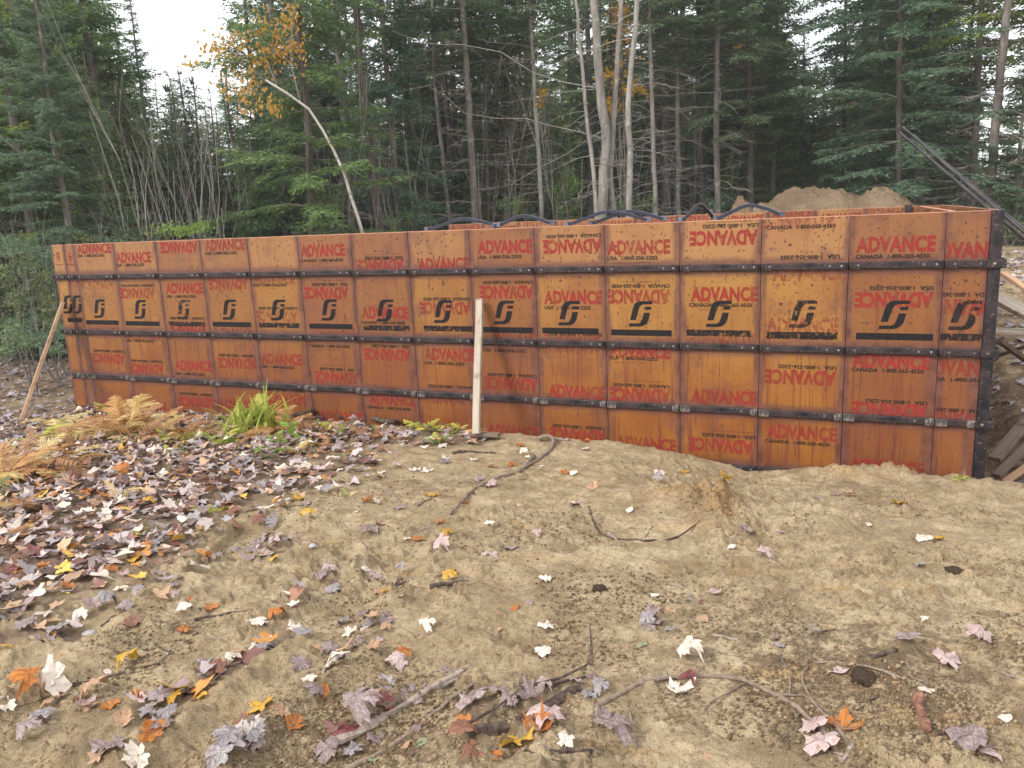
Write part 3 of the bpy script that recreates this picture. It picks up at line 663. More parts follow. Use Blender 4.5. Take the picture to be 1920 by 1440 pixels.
# front wall: 8 inch and 6 inch fillers, fourteen full panels, a cut panel and the dark steel corner
widths = [.2032, .1524] + [W] * 14 + [.2657]
tx = {i + 2: TEXTS[i] for i in range(15)}
tx[0] = []; tx[1] = []
front, xe = form_wall('concrete_form_wall', 'long front wall of orange plywood form panels with black steel bars', 'form wall', (0, 0), 0, widths, -.3556, tx)
fill8, fill6 = [c for c in front.children if c.name.startswith('form_panel')][:2]
for p, wd, s_, zs in ((fill8, .2032, '8', 1), (fill6, .1524, '6', 1)):
    pr = Prints(wd); V, F = text_mesh(s_, .060, .105, .03); pr.add('red', V, F, wd / 2, PH - .13); pr.rect('red', wd / 2 - .07, wd / 2 + .07, PH - .225, PH - .213)
    if s_ == '8':
        pr.rect('logo', .09, .2, 1.575, 1.625)
        for poly in LOGO: pr.add('logo', [((a - .5) * .2, (b - .5) * .205) for a, b in poly], [tuple(range(len(poly)))], .14, 1.775)
    else:
        pr.rect('logo', .006, .12, 1.575, 1.625)
        for poly in LOGO: pr.add('logo', [((a - .5) * .2, (b - .5) * .205) for a, b in poly], [tuple(range(len(poly)))], .075, 1.775)
        V, F = text_mesh('ADVANCE', .51, .116); pr.add('redf', V, F, .12, 2.01, True)
    pr.build(p)
mb = MB(); mb.bevbox(8.4439 + .3578 - .0008, 8.876, -.006, .09, 0, PH + .003, .004)
post = mb.build('corner_post', M_STEEL, front)
for bz in BAR_Z:
    mb = MB(); mb.bevbox(8.79, 8.905, -.036, -.0065, bz - WALL_FOOT - .028, bz - WALL_FOOT + .028, .004); mb.cur = 1; mb.dome(8.835, -.036, bz - WALL_FOOT, .013, .008); mb.build('corner_bracket', [M_STEEL, M_BOLT], front)
for bz in BAR_Z:
    mb = MB(); mb.bevbox(-.395, -.3575, -.030, .012, bz - WALL_FOOT - .024, bz - WALL_FOOT + .024, .004); mb.build('end_bracket', [M_STEEL], front)
XR, XL = 8.876, -.3556
YB = 5.60
nside = 11
ws = [(YB + .03) / 12.] * 12
form_wall('concrete_form_wall', 'side wall of form panels running back from the dark corner post', 'form wall', (XR, .095), R(90), [(YB - .05) / 9] * 9, 0, None, simple_print=True)
form_wall('concrete_form_wall', 'rear outer wall of form panels facing the forest', 'form wall', (XR, YB), R(180), [W] * 11 + [.30], 0, None, simple_print=True)
IX0, IX1, IY0, IY1 = XL + .02, XR - .29, .275, YB - .29; FX0 = 1.86
form_wall('concrete_form_wall', 'far inner wall of form panels, orange strip seen above the front wall', 'form wall', (FX0, IY1), 0, [(IX1 - FX0) / 11] * 11, 0, None, simple_print=True)
form_wall('concrete_form_wall', 'inner form wall standing directly behind the front wall', 'form wall', (IX1, IY0), R(180), [(IX1 - IX0) / 15] * 15, 0, None, simple_print=True)
form_wall('concrete_form_wall', 'inner form wall parallel to the side wall behind the corner post', 'form wall', (IX1, IY1 - .005), R(-90), [(IY1 - IY0 - .04) / 8] * 8, 0, None, simple_print=True)
mb = MB(); mb.box(XL, XL + .028, .0305, .245, 0, PH - .004); mb.build('end_board', M_PLYEDGE, front)
# spreader timber lying along the near pair of walls, dark clamp at the inner rear corner
mb = MB(); mb.bevbox(-.04, .04, -.05, .03, -.10, .022, .006)
c = mb.build('corner_clamp', M_STEEL); c.location = (IX1 - .12, IY1 - .005, WALL_TOP); tag(c, 'small dark clamp on the rim of the far inner wall', 'clamp')

# arched steel spreaders standing on the inner wall
ARCH = [((802, 433), (864, 411), (935, 428), .300, 'low arched blue steel spreader above the panel left of the leaning pale board'),
        ((926, 423), (976, 405), (1036, 422), .325, 'arched blue steel spreader with capped end, between low and widest spreaders'),
        ((1064, 422), (1138, 397), (1217, 415), .300, 'widest arched blue steel spreader, in front of its overlapping neighbour'),
        ((1109, 419), (1180, 396), (1248, 413), .345, 'arched blue steel spreader partly hidden behind the widest one'),
        ((1280, 412), (1315, 384), (1338, 410), .300, 'narrow steep bare steel spreader turned end-on'),
        ((1342, 409), (1400, 385), (1467, 403), .320, 'long arched spreader in front of the sand pile')]
for a, b, c, Y, lab in ARCH:
    A, B, C = at_Y(*a, Y), at_Y(*b, Y), at_Y(*c, Y); zt = WALL_TOP + .012
    A[2] = C[2] = zt; steep = 'narrow' in lab
    pts = []
    prof = [(0, 0), (.06, .02), (.22, .42), (.36, .80), (.44, .95), (.52, 1.0), (.60, .95), (.78, .62), (.94, .18), (1, .12)] if not steep else [(0, 0), (.1, .02), (.3, .5), (.46, .9), (.55, 1), (.64, .9), (.82, .45), (.95, .03), (1, 0)]
    tw = .16 if steep else .02
    for t, h in prof: pts.append(Vector((A[0] + (C[0] - A[0]) * t, Y + tw * (t - .5), zt + (B[2] - zt) * h)))
    root = empty('arched_spreader', (float((A[0] + C[0]) / 2), Y, WALL_TOP)); tag(root, lab, 'steel spreader', 'arched spreaders on the wall tops')
    m1 = MB(); m2 = MB(); rel = [p - root.location for p in pts]
    def strip(mb, P, w0, w1, h0, h1):
        b0 = len(mb.v)
        for i, p in enumerate(P):
            t = (P[min(i + 1, len(P) - 1)] - P[max(i - 1, 0)]).normalized(); nn = Vector((-t.z, 0, t.x)).normalized()
            for ww, hh in ((w0, h0), (w1, h0), (w1, h1), (w0, h1)): q = p + nn * hh; mb.v.append((q.x, q.y + ww, q.z))
        for i in range(len(P) - 1):
            for k in range(4): mb.face((b0 + i * 4 + k, b0 + i * 4 + (k + 1) % 4, b0 + i * 4 + 4 + (k + 1) % 4, b0 + i * 4 + 4 + k))
        mb.face((b0 + 3, b0 + 2, b0 + 1, b0)); e = b0 + (len(P) - 1) * 4; mb.face((e, e + 1, e + 2, e + 3))
    strip(m1, rel, -.011, .011, -.014, .010); strip(m2, rel, -.014, .014, .0102, .0135)
    m1.build('arch', M_BLUE if not steep else M_STEEL, root); m2.build('top_flange', M_BLUEEDGE, root)
    for q in (rel[0], rel[-1]):
        m3 = MB(); m3.box(q.x - .017, q.x + .017, q.y - .019, q.y + .019, q.z - .012, q.z + .022); m3.build('end_cap', M_BLUEEDGE, root)

# ---- leaning braces
def plank(name, A, B, wd, th, mat, label, cat, group=None, up=(0, 0, 1), taper=0):
    A, B = Vector(A), Vector(B); d = (B - A); ln = d.length
    mb = MB(); c = .004
    b = [(-wd / 2, -th / 2), (wd / 2, -th / 2), (wd / 2, th / 2), (-wd / 2, th / 2)]
    N = 7; rr = random.Random(int(ln * 1000))
    for i in range(N):
        z = ln * i / (N - 1); dx, dy = math.sin(i * .9) * .003, rr.uniform(-.002, .002)
        for x, y in b: mb.v.append((x + dx, y + dy, z))
    for i in range(N - 1):
        for k in range(4): mb.face((i * 4 + k, i * 4 + (k + 1) % 4, i * 4 + 4 + (k + 1) % 4, i * 4 + 4 + k))
    mb.face((3, 2, 1, 0)); e = (N - 1) * 4; mb.face((e, e + 1, e + 2, e + 3))
    bm = bmesh.new(); me = mb.mesh(name, mat); bm.from_mesh(me)
    bmesh.ops.bevel(bm, geom=[ed for ed in bm.edges if len(ed.link_faces) == 2 and ed.calc_face_angle(0) > 1], offset=c, segments=1, affect='EDGES'); bm.to_mesh(me); bm.free()
    o = link(name, me); o.location = A; zq = d.normalized(); yq = Vector(up); yq = (yq - zq * yq.dot(zq)).normalized(); xq = yq.cross(zq)
    o.rotation_euler = Matrix((xq, yq, zq)).transposed().to_euler(); tag(o, label, cat, group); return o
xb, yb = on_ground(893, 815); zb = hz(xb, yb)
A = np.array([xb, -.55, 0]); A[0] = at_Y(893, 812, -.55)[0]; A[2] = at_Y(893, 812, -.55)[2] - .01
T = at_Y(899, 561, -.055)
plank('brace_board', A, T, .064, .036, M_LUMBER, 'pale upright board propped against the middle of the orange wall', 'board', None, (0, -1, .3))
FB = at_Y(905, 816, -.50)
fb = plank('footing_board', (FB[0] - .12, -.50, A[2] - .020), (FB[0] + .14, -.47, A[2] - .016), .07, .030, M_LUMBER3, 'short black board under the foot of the upright pale board', 'board', None, (0, 0, 1))
A2 = at_Y(33, 808, -.9); T2 = at_Y(117, 568, -.052)
plank('brace_board', A2, T2,   .092, .04, M_LUMBER2, 'brown board leaning against the far end of the wall beside the 8 filler', 'board', None, (-.6, -1, .3))
A3 = at_Y(12, 812, -1.0); B3 = at_Y(92, 797, -.55)
plank('footing_board', A3 - np.array([.1, 0, .02]), B3 - np.array([0, 0, .02]), .10, .03, M_LUMBER3, 'grey board lying under the foot of the leaning brown brace', 'board', None, (0, 0, 1))
print('ground vs brace', A, hz(A[0], A[1]), A2, hz(A2[0], A2[1]), A3, hz(A3[0], A3[1]))

# ---- right of the corner: pipes over the side wall, lumber and spoil
pipeA = np.array([XR + .04, .75, WALL_TOP + .03]); pipes = []
for k, (pb, pa, r_, lab) in enumerate([((1692, 238), (1874, 386), .010, 'uppermost of the long dark pipes leaning over the wall corner'),
                                   ((1686, 248), (1866, 392), .0115, 'thick lower dark pipe leaning over the wall corner'),
                                   ((1712, 252), (1880, 386), .008, 'shortest thin pipe of the three leaning over the wall corner')]):
    B = at_Y(*pb, 1.9 + .1 * k); A_ = at_Y(*pa, .70 + .05 * k); d = (A_ - B) / np.linalg.norm(A_ - B)
    t = (A_[2] - .0) / -d[2]; E_ = A_ + d * t
    mb = MB(); N = 9; mid = [B + (E_ - B) * i / (N - 1) + np.array([0, 0, -.05 * math.sin(math.pi * i / (N - 1))]) for i in range(N)]
    mb.tube([m_ - B for m_ in mid], r_, 8); o = mb.build('steel_pipe', M_ROD, None, True); o.location = B; tag(o, lab, 'pipe', 'long dark pipes leaning over the wall corner')
    print('pipe', B, A_, E_)
def bp(px, py, Y): return at_Y(px, py, Y)
plank('lumber_board', bp(1880, 512, 4.2), bp(1960, 566, 3.6), .09, .038, M_LUMBER2, 'thin tan board sticking out of the sand bank beyond the corner post', 'board', 'loose boards beyond the corner post')
plank('lumber_board', bp(1868, 558, 2.6), bp(1960, 606, 2.2), .16, .05, M_LUMBER, 'pale plank lying on top of the plywood sheet beyond the corner', 'board', 'loose boards beyond the corner post', (0, -.3, 1))
Pp = bp(1900, 612, 2.3); mb = MB(); mb.box(-.15, 1.3, -.3, .32, -.02, .0)
o = mb.build('plywood_sheet', M_LUMBER); o.location = (XR + .1, 2.25, Pp[2] - .02); o.rotation_euler = (R(-4), R(2), R(4)); tag(o, 'pale plywood sheet propped up on the bank beyond the corner post', 'plywood sheet')
plank('lumber_board', bp(1864, 862, .9), bp(1955, 755, 1.6), .10, .04, M_LUMBER3, 'upper dark board lying on the ground past the corner post', 'board', 'loose boards beyond the corner post')
plank('lumber_board', bp(1868, 893, .75), bp(1955, 808, 1.2), .07, .04, M_LUMBER3, 'lower narrow dark board on the ground past the corner post', 'board', 'loose boards beyond the corner post')

plank('lumber_board', bp(1875, 640, 2.0), bp(1945, 690, 2.6), .06, .04, M_LUMBER3, 'dark prop standing under the plywood sheet', 'board', 'loose boards beyond the corner post')
plank('lumber_board', bp(1884, 905, .6), bp(1960, 850, .9), .06, .03, M_LUMBER2, 'lowest short brown board at the right frame edge', 'board', 'loose boards beyond the corner post')
plank('lumber_board', bp(1868, 668, 2.5), bp(1950, 640, 2.4), .05, .03, M_LUMBER3, 'thin dark batten crossing below the plywood sheet', 'board', 'loose boards beyond the corner post')
# ---- sand piles behind the foundation
def pile(name, cx, cy, rx, ry, h, seed, label, ridge):
    n = 120; g = np.linspace(-1.3, 1.3, n); X, Y = np.meshgrid(g, g); q = np.hypot(X, Y)
    Z = np.zeros_like(X)
    for ox, oy, sr, hh in ridge: Z = np.maximum(Z, hh * (1 - np.clip(np.hypot((X - ox), (Y - oy) * 1.0) / sr, 0, 1) ** 1.35))
    Z = Z * (1 + .10 * fbm(X * 3 + seed, Y * 3, 3, seed)) + fbm(X * 7, Y * 7, 4, seed + 3, .6) * .10 * ss(0, .3, Z) + np.abs(fbm(X * 20, Y * 20, 3, seed + 9)) * .045 * ss(0, .3, Z)
    V = np.stack([X * rx, Y * ry, Z * h - .1], -1).reshape(-1, 3)
    i = np.arange(n - 1)[:, None] * n; j = np.arange(n - 1)[None]
    F = np.stack([i + j, i + j + 1, i + n + j + 1, i + n + j], -1).reshape(-1, 4)
    o = link(name, np_mesh(name, V, F, M_PILE, True)); o.location = (cx, cy, hz(cx, cy)); tag(o, label, 'sand pile', 'sand piles behind the foundation'); return o
def top_z(py, px, dist): d = ray(px, py); return CAM[2] + d[2] / math.hypot(d[0], d[1]) * dist
p1 = at_D(1525, 19.5); zt = top_z(344, 1525, 19.5); zg = hz(p1[0], p1[1])
pile('sand_pile', p1[0] + .45, p1[1], 2.75, 2.2, zt - zg, 3, 'large heap of tan sand behind the far wall, two-humped', [(-.30, 0, .85, 1.0), (-.02, .05, 1.0, .95), (.28, 0, 1.0, .86), (.5, 0, .8, .66)])
p2 = at_D(1400, 18.0); zt2 = top_z(373, 1400, 18); pile('sand_pile', p2[0], p2[1], 1.5, 1.5, (zt2 - hz(p2[0], p2[1])), 11, 'lower flat sand heap behind the arched spreader in front of it', [(-.45, 0, .8, .93), (-.1, 0, .9, 1), (.3, .1, .9, .93)])
#PART3

# thin mist volume over the whole scene, added to lift the forest's dark tones
hm = bpy.data.materials.new('added_haze'); hm.use_nodes = True; hm.node_tree.nodes.clear()
pv = hm.node_tree.nodes.new('ShaderNodeVolumePrincipled'); pv.inputs['Color'].default_value = (.93, .96, 1, 1); pv.inputs['Density'].default_value = ADDED_HAZE
ho = hm.node_tree.nodes.new('ShaderNodeOutputMaterial'); hm.node_tree.links.new(pv.outputs[0], ho.inputs['Volume'])
if ADDED_HAZE > 0:
    mb = MB(); mb.box(CAM[0] - 165, CAM[0] + 165, CAM[1] - 165, CAM[1] + 165, -3.2, 24); hzb = mb.build('added_haze', hm); tag(hzb, kind='stuff')
USED = set()
def unique(cands):
    for c in cands:
        if c not in USED and len(c.split()) <= 16: USED.add(c); return c
    return [c for c in cands if len(c.split()) <= 16][-1]
# ================================================================== TREES
UPZ = np.array([0, 0, 1.0])
def nrm(v): v = np.asarray(v, float); return v / (np.linalg.norm(v, axis=-1, keepdims=True) + 1e-9)
class Twigs:
    """many thin three-sided tapered tubes, gathered and turned into one mesh"""
    def __init__(s): s.P = []; s.Q = []; s.r0 = []; s.r1 = []
    def add(s, p, q, r0, r1): s.P.append(p); s.Q.append(q); s.r0.append(r0); s.r1.append(r1)
    def path(s, pts, r0, r1):
        n = len(pts) - 1
        for i in range(n): s.add(pts[i], pts[i + 1], r0 + (r1 - r0) * i / n, r0 + (r1 - r0) * (i + 1) / n)
    def mesh(s, name, mat):
        P, Q = np.array(s.P, float), np.array(s.Q, float); d = nrm(Q - P); a = np.cross(d, [.31, .22, .93]); a = nrm(a); b = np.cross(d, a)
        r0, r1 = np.array(s.r0)[:, None], np.array(s.r1)[:, None]; V = []
        for k in range(3):
            c_, s_ = math.cos(2.0944 * k), math.sin(2.0944 * k); V.append(P + (a * c_ + b * s_) * r0)
        for k in range(3):
            c_, s_ = math.cos(2.0944 * k), math.sin(2.0944 * k); V.append(Q + (a * c_ + b * s_) * r1)
        V = np.stack(V, 1).reshape(-1, 3); b0 = np.arange(len(P))[:, None] * 6
        F = np.concatenate([b0 + np.array([k, (k + 1) % 3, 3 + (k + 1) % 3, 3 + k])[None] for k in range(3)], 1).reshape(-1, 4)
        return np_mesh(name, V, F, mat, True)
def tri_cloud(P, D, L_, Wd, rng, flat=.5):
    """one small pointed blade per row: base P, direction D"""
    n = len(P); D = nrm(D); side = np.cross(D, UPZ + rng.normal(0, flat, (n, 3))); side = nrm(side)
    L_ = np.broadcast_to(np.asarray(L_, float).reshape(-1, 1), (n, 1)); Wd = np.broadcast_to(np.asarray(Wd, float).reshape(-1, 1), (n, 1))
    V = np.stack([P - side * Wd * .5 + D * L_ * .15, P + side * Wd * .5 + D * L_ * .15, P + D * L_], 1).reshape(-1, 3)
    return V
def add_limb(rng, tw, fol, p0, az, Ln, rise, droop, dens=1.0, r0=.018, twl=.40, needle=(.11, .04), start=.15, leafy=True, tipup=.1):
    out = np.array([math.cos(az), math.sin(az), 0]); sd = np.array([-out[1], out[0], 0]); bend = rng.normal(0, .12)
    n = max(4, int(Ln / .35)); t = np.linspace(0, 1, n + 1)[:, None]
    pts = p0 + out * Ln * t + sd * bend * Ln * t * t + UPZ * (rise * t - droop * t * t + tipup * Ln * t ** 4)
    pts[1:-1] += rng.normal(0, .02, pts[1:-1].shape)
    tw.path(list(pts), r0, .003)
    if not leafy:
        for k in range(int(Ln * 3 * dens) + 1):
            u = rng.uniform(.2, .95); i = int(u * n); q = pts[i] + (pts[min(i + 1, n)] - pts[i]) * (u * n - i)
            d = nrm(out + sd * rng.choice([-1, 1]) * rng.uniform(.5, 1.3) + UPZ * rng.uniform(-.6, .3)); l = rng.uniform(.15, .55) * (1 - u * .5)
            m = q + d * l * .55; e = m + nrm(d + rng.normal(0, .35, 3)) * l * .5; tw.add(q, m, .005, .0035); tw.add(m, e, .0035, .002)
        return
    st = .060 / dens; us = np.arange(start, 1.0, st / Ln)
    if len(us) == 0: return
    for sgn in (-1, 1):
        u = np.clip(us + rng.normal(0, .01, len(us)), 0, .999); i = (u * n).astype(int); base = pts[i] + (pts[np.minimum(i + 1, n)] - pts[i]) * (u * n - i)[:, None]
        tl = np.minimum(twl, (1 - u) * Ln * .62 + .10) * rng.uniform(.7, 1.2, len(u))
        d = nrm(out * .75 + sd * sgn * 1.0 + UPZ * (-.22 - rng.uniform(0, .35, len(u))[:, None]) + rng.normal(0, .15, (len(u), 3)))
        k = np.maximum(2, (tl / .055).astype(int)); rep = np.repeat(np.arange(len(u)), k)
        within = np.concatenate([np.arange(q) / q for q in k])
        B = base[rep] + d[rep] * (within * tl[rep])[:, None] + rng.normal(0, .012, (len(rep), 3))
        fl = rng.choice([-1, 1], len(rep))
        D = d[rep] * .8 + np.cross(d[rep], UPZ) * (fl * .75)[:, None] + rng.normal(0, .22, (len(rep), 3))
        fol.append(tri_cloud(B, D, rng.uniform(.7, 1.25, len(rep)) * needle[0] * 1.1, needle[1] * 1.25, rng))
def fol_mesh(fol, mat):
    V = np.concatenate(fol); F = np.arange(len(V)).reshape(-1, 3); return np_mesh('crown', V, F, mat)
def trunk_mesh(pts, rad, mat, n=8):
    mb = MB(); mb.tube(pts, rad, n, True); return mb.mesh('trunk', mat, True)
def conifer(seed, H, rmax, crown0, sp, per, droopk, dens=1.0, dead0=None, needle=(.11, .04), shape=.85, mat=None, sparse=0.0, r0=None):
    rng = np.random.default_rng(seed); tw = Twigs(); fol = []; dead = Twigs()
    tp = [(rng.normal(0, .04) * (z > .5), rng.normal(0, .04) * (z > .5), z) for z in np.linspace(-.3, H, 10)]
    r0 = r0 or H * .011; trunk = trunk_mesh(tp, [r0 * (1 - .93 * i / 9) + .01 for i in range(10)], B_SPRUCE)
    z = crown0
    while z < H - .15:
        f = (z - crown0) / (H - crown0); Lz = rmax * (1 - f) ** shape * min(1, .55 + f * 5)
        for k in range(per):
            if rng.random() < sparse: continue
            Ln = max(.18, Lz * rng.uniform(.65, 1.15)); rise = Ln * (.05 + .55 * f); dr = Ln * droopk * (1 - .6 * f)
            add_limb(rng, tw, fol, np.array([0, 0, z + rng.uniform(-.08, .08)]), rng.uniform(0, 6.283), Ln, rise, dr, dens, .006 + Ln * .006, needle=needle)
        z += sp * rng.uniform(.8, 1.2)
    V = tri_cloud(np.array([[0, 0, H - .1]] * 12), np.c_[rng.normal(0, .3, (12, 2)), np.ones(12)], .25, .05, rng); fol.append(V)
    if dead0 is not None:
        z = dead0
        while z < crown0 + .8:
            for k in range(2): add_limb(rng, dead, None, np.array([0, 0, z]), rng.uniform(0, 6.283), rng.uniform(.5, 1.6), rng.uniform(-.2, .2), rng.uniform(.0, .5), 1, .011, leafy=False)
            z += rng.uniform(.10, .2)
    return dict(trunk=trunk, crown=fol_mesh(fol, mat or F_DARK), branches=tw.mesh('branches', B_TWIGDARK), dead=dead.mesh('dead_branches', B_TWIG) if dead.P else None, H=H)
K = {
 'spruce': conifer(1, 11.0, 2.1, .35, .27, 5, .30, 1.0, mat=F_DARK),
 'spruce_narrow': conifer(2, 12.0, 1.45, .5, .26, 5, .38, 1.0, mat=F_TEAL),
 'fir_young': conifer(3, 4.6, 1.15, .15, .17, 5, .16, 1.15, needle=(.09, .035), mat=F_MID, r0=.05),
 'spruce_tall': conifer(4, 15.0, 1.7, 5.2, .33, 4, .34, .85, dead0=.7, mat=F_DARK, sparse=.15),
 'pine': conifer(5, 15.0, 2.5, 2.2, .42, 4, .10, .8, dead0=1.0, needle=(.17, .05), mat=F_LIGHT, sparse=.15),
 'hemlock': conifer(6, 13.0, 2.7, 1.2, .30, 5, .42, 1.0, mat=F_TEAL, needle=(.12, .045)),
 'spruce_thin': conifer(7, 13.0, 1.6, 2.6, .36, 4, .30, .8, dead0=.6, mat=F_OLIVE, sparse=.25),
}
tri_total = sum(len(k['crown'].polygons) for k in K.values()); print('conifer protos tris', tri_total)
def put(name, me, parent, mat=None):
    o = link(name, me, parent)
    if mat is not None and mat != me.materials[0]:
        o.material_slots[0].link = 'OBJECT'; o.material_slots[0].material = mat
    return o
def place(kind, name, loc, rz, sc, label, group=None, crown=None, bark=None, cat='tree', tilt=0):
    k = K[kind]; s_ = sc if hasattr(sc, '__len__') else (sc, sc, sc)
    t = empty(name, loc, rz); t.scale = s_; t.rotation_euler = (tilt, 0, rz); tag(t, label, cat, group)
    put('trunk', k['trunk'], t, bark); put('crown', k['crown'], t, crown); put('branches', k['branches'], t)
    if k['dead'] is not None: put('dead_branches', k['dead'], t)
    return t

def P3(px, py, dist):
    d = ray(px, py); return CAM + d / math.hypot(d[0], d[1]) * dist
def guided(name, pts, dist, rpx, label, bark=B_SPRUCE, group=None, top=13.0, dead=(.5, 9), deadn=60, deadL=(.5, 1.7), crown=None, crownmat=F_DARK, crownR=1.6, dens=.8, seed=1, dark=False, extra=None, sparse=.2, reach=None):
    """a tree whose trunk follows the photographed line at its own distance; it goes on above the frame"""
    rng = np.random.default_rng(seed); W3 = [P3(px, py, dist) for px, py in pts]   # top to bottom
    W3 = W3[::-1]; b = W3[0].copy(); d0 = (W3[1] - W3[0]); gz = hz(b[0], b[1]) - .15
    if b[2] > gz: base = b - d0 / max(d0[2], .2) * min(1, 1) * 0 ; base = np.array([b[0] - d0[0] / d0[2] * (b[2] - gz) * .6, b[1] - d0[1] / d0[2] * (b[2] - gz) * .6, gz]); W3 = [base] + W3
    if top > W3[-1][2]:
        e = W3[-1]; d1 = nrm(W3[-1] - W3[-3] if len(W3) > 2 else UPZ); d1 = nrm(d1 * .5 + UPZ * .5)
        for q in (.35, .7, 1.0): W3.append(e + d1 * (top - e[2]) / d1[2] * q)
    if top <= W3[-1][2]: top = W3[-1][2] + 3
    r = rpx / FPX * dist; zz = np.array([p[2] for p in W3]); rad = [max(.012, r * (1 - .85 * max(0, (z - zz[0])) / max(1, (top - zz[0])) ** 1.0)) for z in zz]; rad[0] *= 1.25
    # resample for a little natural wobble
    A = np.array(W3); cum = np.r_[0, np.cumsum(np.linalg.norm(np.diff(A, axis=0), axis=1))]; u = np.linspace(0, cum[-1], int(cum[-1] / .5) + 3)
    Q = np.stack([np.interp(u, cum, A[:, k]) for k in range(3)], 1); rr = np.interp(u, cum, rad); Q[1:-1, :2] += rng.normal(0, .010, (len(u) - 2, 2))
    root = empty(name, tuple(Q[0])); tag(root, label, 'tree', group); Qr = Q - Q[0]
    link('trunk', trunk_mesh(list(Qr), list(rr), bark, 9), root)
    def at(z):
        zz_ = Qr[:, 2] + Q[0][2]; return np.array([np.interp(z, zz_, Qr[:, 0]), np.interp(z, zz_, Qr[:, 1]), z - Q[0][2]])
    if dead:
        tw = Twigs()
        for k in range(deadn):
            z = rng.uniform(*dead)
            if z > Q[-1][2]: continue
            add_limb(rng, tw, None, at(z), rng.uniform(0, 6.283), rng.uniform(*deadL), rng.uniform(-.25, .35), rng.uniform(0, .6), 1.3, .009, leafy=False, tipup=.12)
        link('dead_branches', tw.mesh('dead_branches', B_TWIGDARK if dark else B_TWIG), root)
    if extra:
        for ln, r_ in extra:
            tw = Twigs(); L3 = [P3(px, py, dd) - Q[0] for px, py, dd in ln]; tw.path(L3, r_, .004)
            for i in range(len(L3) * 3):
                j = rng.integers(0, len(L3) - 1); q = L3[j] + (L3[j + 1] - L3[j]) * rng.random(); d = nrm(rng.normal(0, 1, 3) + UPZ * .3); tw.add(q, q + d * rng.uniform(.2, .6), .004, .002)
            link('branch', tw.mesh('branch', B_TWIG), root)
    if crown:
        tw = Twigs(); fol = []; z = crown[0]
        while z < min(crown[1], Q[-1][2] - .2):
            f = (z - crown[0]) / max(.1, (top - crown[0]))
            for k in range(4):
                if rng.random() < sparse: continue
                Ln = max(.3, crownR * (1 - f) ** .7 * rng.uniform(.6, 1.2)); add_limb(rng, tw, fol, at(z), rng.uniform(0, 6.283), Ln, Ln * rng.uniform(.0, .3), Ln * rng.uniform(.2, .5), dens, .006 + Ln * .006)
            z += rng.uniform(.24, .38)
        link('crown', fol_mesh(fol, crownmat), root); link('branches', tw.mesh('branches', B_TWIGDARK), root)
    return root, Q
CN = 'tall conifer trunks in the middle of the forest edge'
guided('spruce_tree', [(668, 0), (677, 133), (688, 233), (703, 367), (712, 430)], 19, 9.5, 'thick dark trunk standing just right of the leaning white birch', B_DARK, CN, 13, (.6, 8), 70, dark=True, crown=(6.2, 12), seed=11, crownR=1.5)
guided('spruce_tree', [(812, 0), (813, 120), (823, 233), (838, 367), (843, 412)], 22, 4.5, 'slender grey trunk left of the pale purplish grey trunk', B_SPRUCE, CN, 14, (.6, 8), 60, seed=12, crown=(6, 12))
guided('spruce_tree', [(828, 0), (833, 150), (845, 317), (850, 412)], 24, 6, 'dark trunk close behind the slender grey one', B_DARK, CN, 15, (.6, 9), 60, dark=True, seed=13, crown=(5, 13))
guided('spruce_tree', [(867, 0), (877, 167), (885, 300), (890, 410)], 20.5, 8, 'pale purplish grey trunk rising behind the low arched spreader', B_SPRUCE, CN, 15, (1.2, 9), 85, seed=14, crown=(6.2, 13))
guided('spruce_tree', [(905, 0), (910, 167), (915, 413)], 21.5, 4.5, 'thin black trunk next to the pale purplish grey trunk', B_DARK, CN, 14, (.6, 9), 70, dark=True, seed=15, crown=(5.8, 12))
guided('spruce_tree', [(992, 0), (1003, 167), (1008, 267), (1017, 408)], 20.5, 5, 'straight lichen grey trunk above the second arched spreader', B_MAPLE, CN, 14, (1.2, 8), 50, seed=16, crown=(6.2, 12))
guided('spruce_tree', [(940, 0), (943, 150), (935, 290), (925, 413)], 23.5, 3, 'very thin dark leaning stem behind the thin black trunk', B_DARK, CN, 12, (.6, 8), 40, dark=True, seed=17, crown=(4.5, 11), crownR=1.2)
LB = [([(1118, 165, 19.5), (1060, 155, 19.3), (1000, 137, 19), (940, 98, 18.7), (870, 84, 18.4), (800, 82, 18), (735, 58, 17.6)], .016),
      ([(1135, 262, 19.5), (1090, 248, 19.2), (1030, 235, 19), (985, 222, 18.8), (930, 222, 18.5), (870, 212, 18), (835, 180, 17.8), (820, 150, 17.6)], .013),
      ([(1128, 245, 19.5), (1060, 290, 19), (1000, 320, 18.6), (960, 345, 18.4)], .010)]
guided('maple_tree', [(1108, -60), (1118, 60), (1126, 180), (1136, 260), (1133, 330), (1128, 398)], 19.5, 11, 'thickest grey maple trunk with lichen above the widest arched spreader', B_MAPLE, 'grey hardwood stems in the middle', 12, (2.5, 8), 20, extra=LB, seed=21)
guided('maple_tree', [(1078, -10), (1092, 130), (1104, 250), (1118, 396)], 19.0, 4.5, 'slim pale curved stem left of the thickest maple trunk', B_MAPLE, 'grey hardwood stems in the middle', 11, (2.5, 8), 14, seed=22)
guided('maple_tree', [(1166, -30), (1160, 90), (1152, 200), (1147, 290), (1142, 330), (1150, 398)], 19.7, 7, 'forked maple stem close against the right of the thickest trunk', B_MAPLE, 'grey hardwood stems in the middle', 11, (2.5, 8), 14, seed=23)
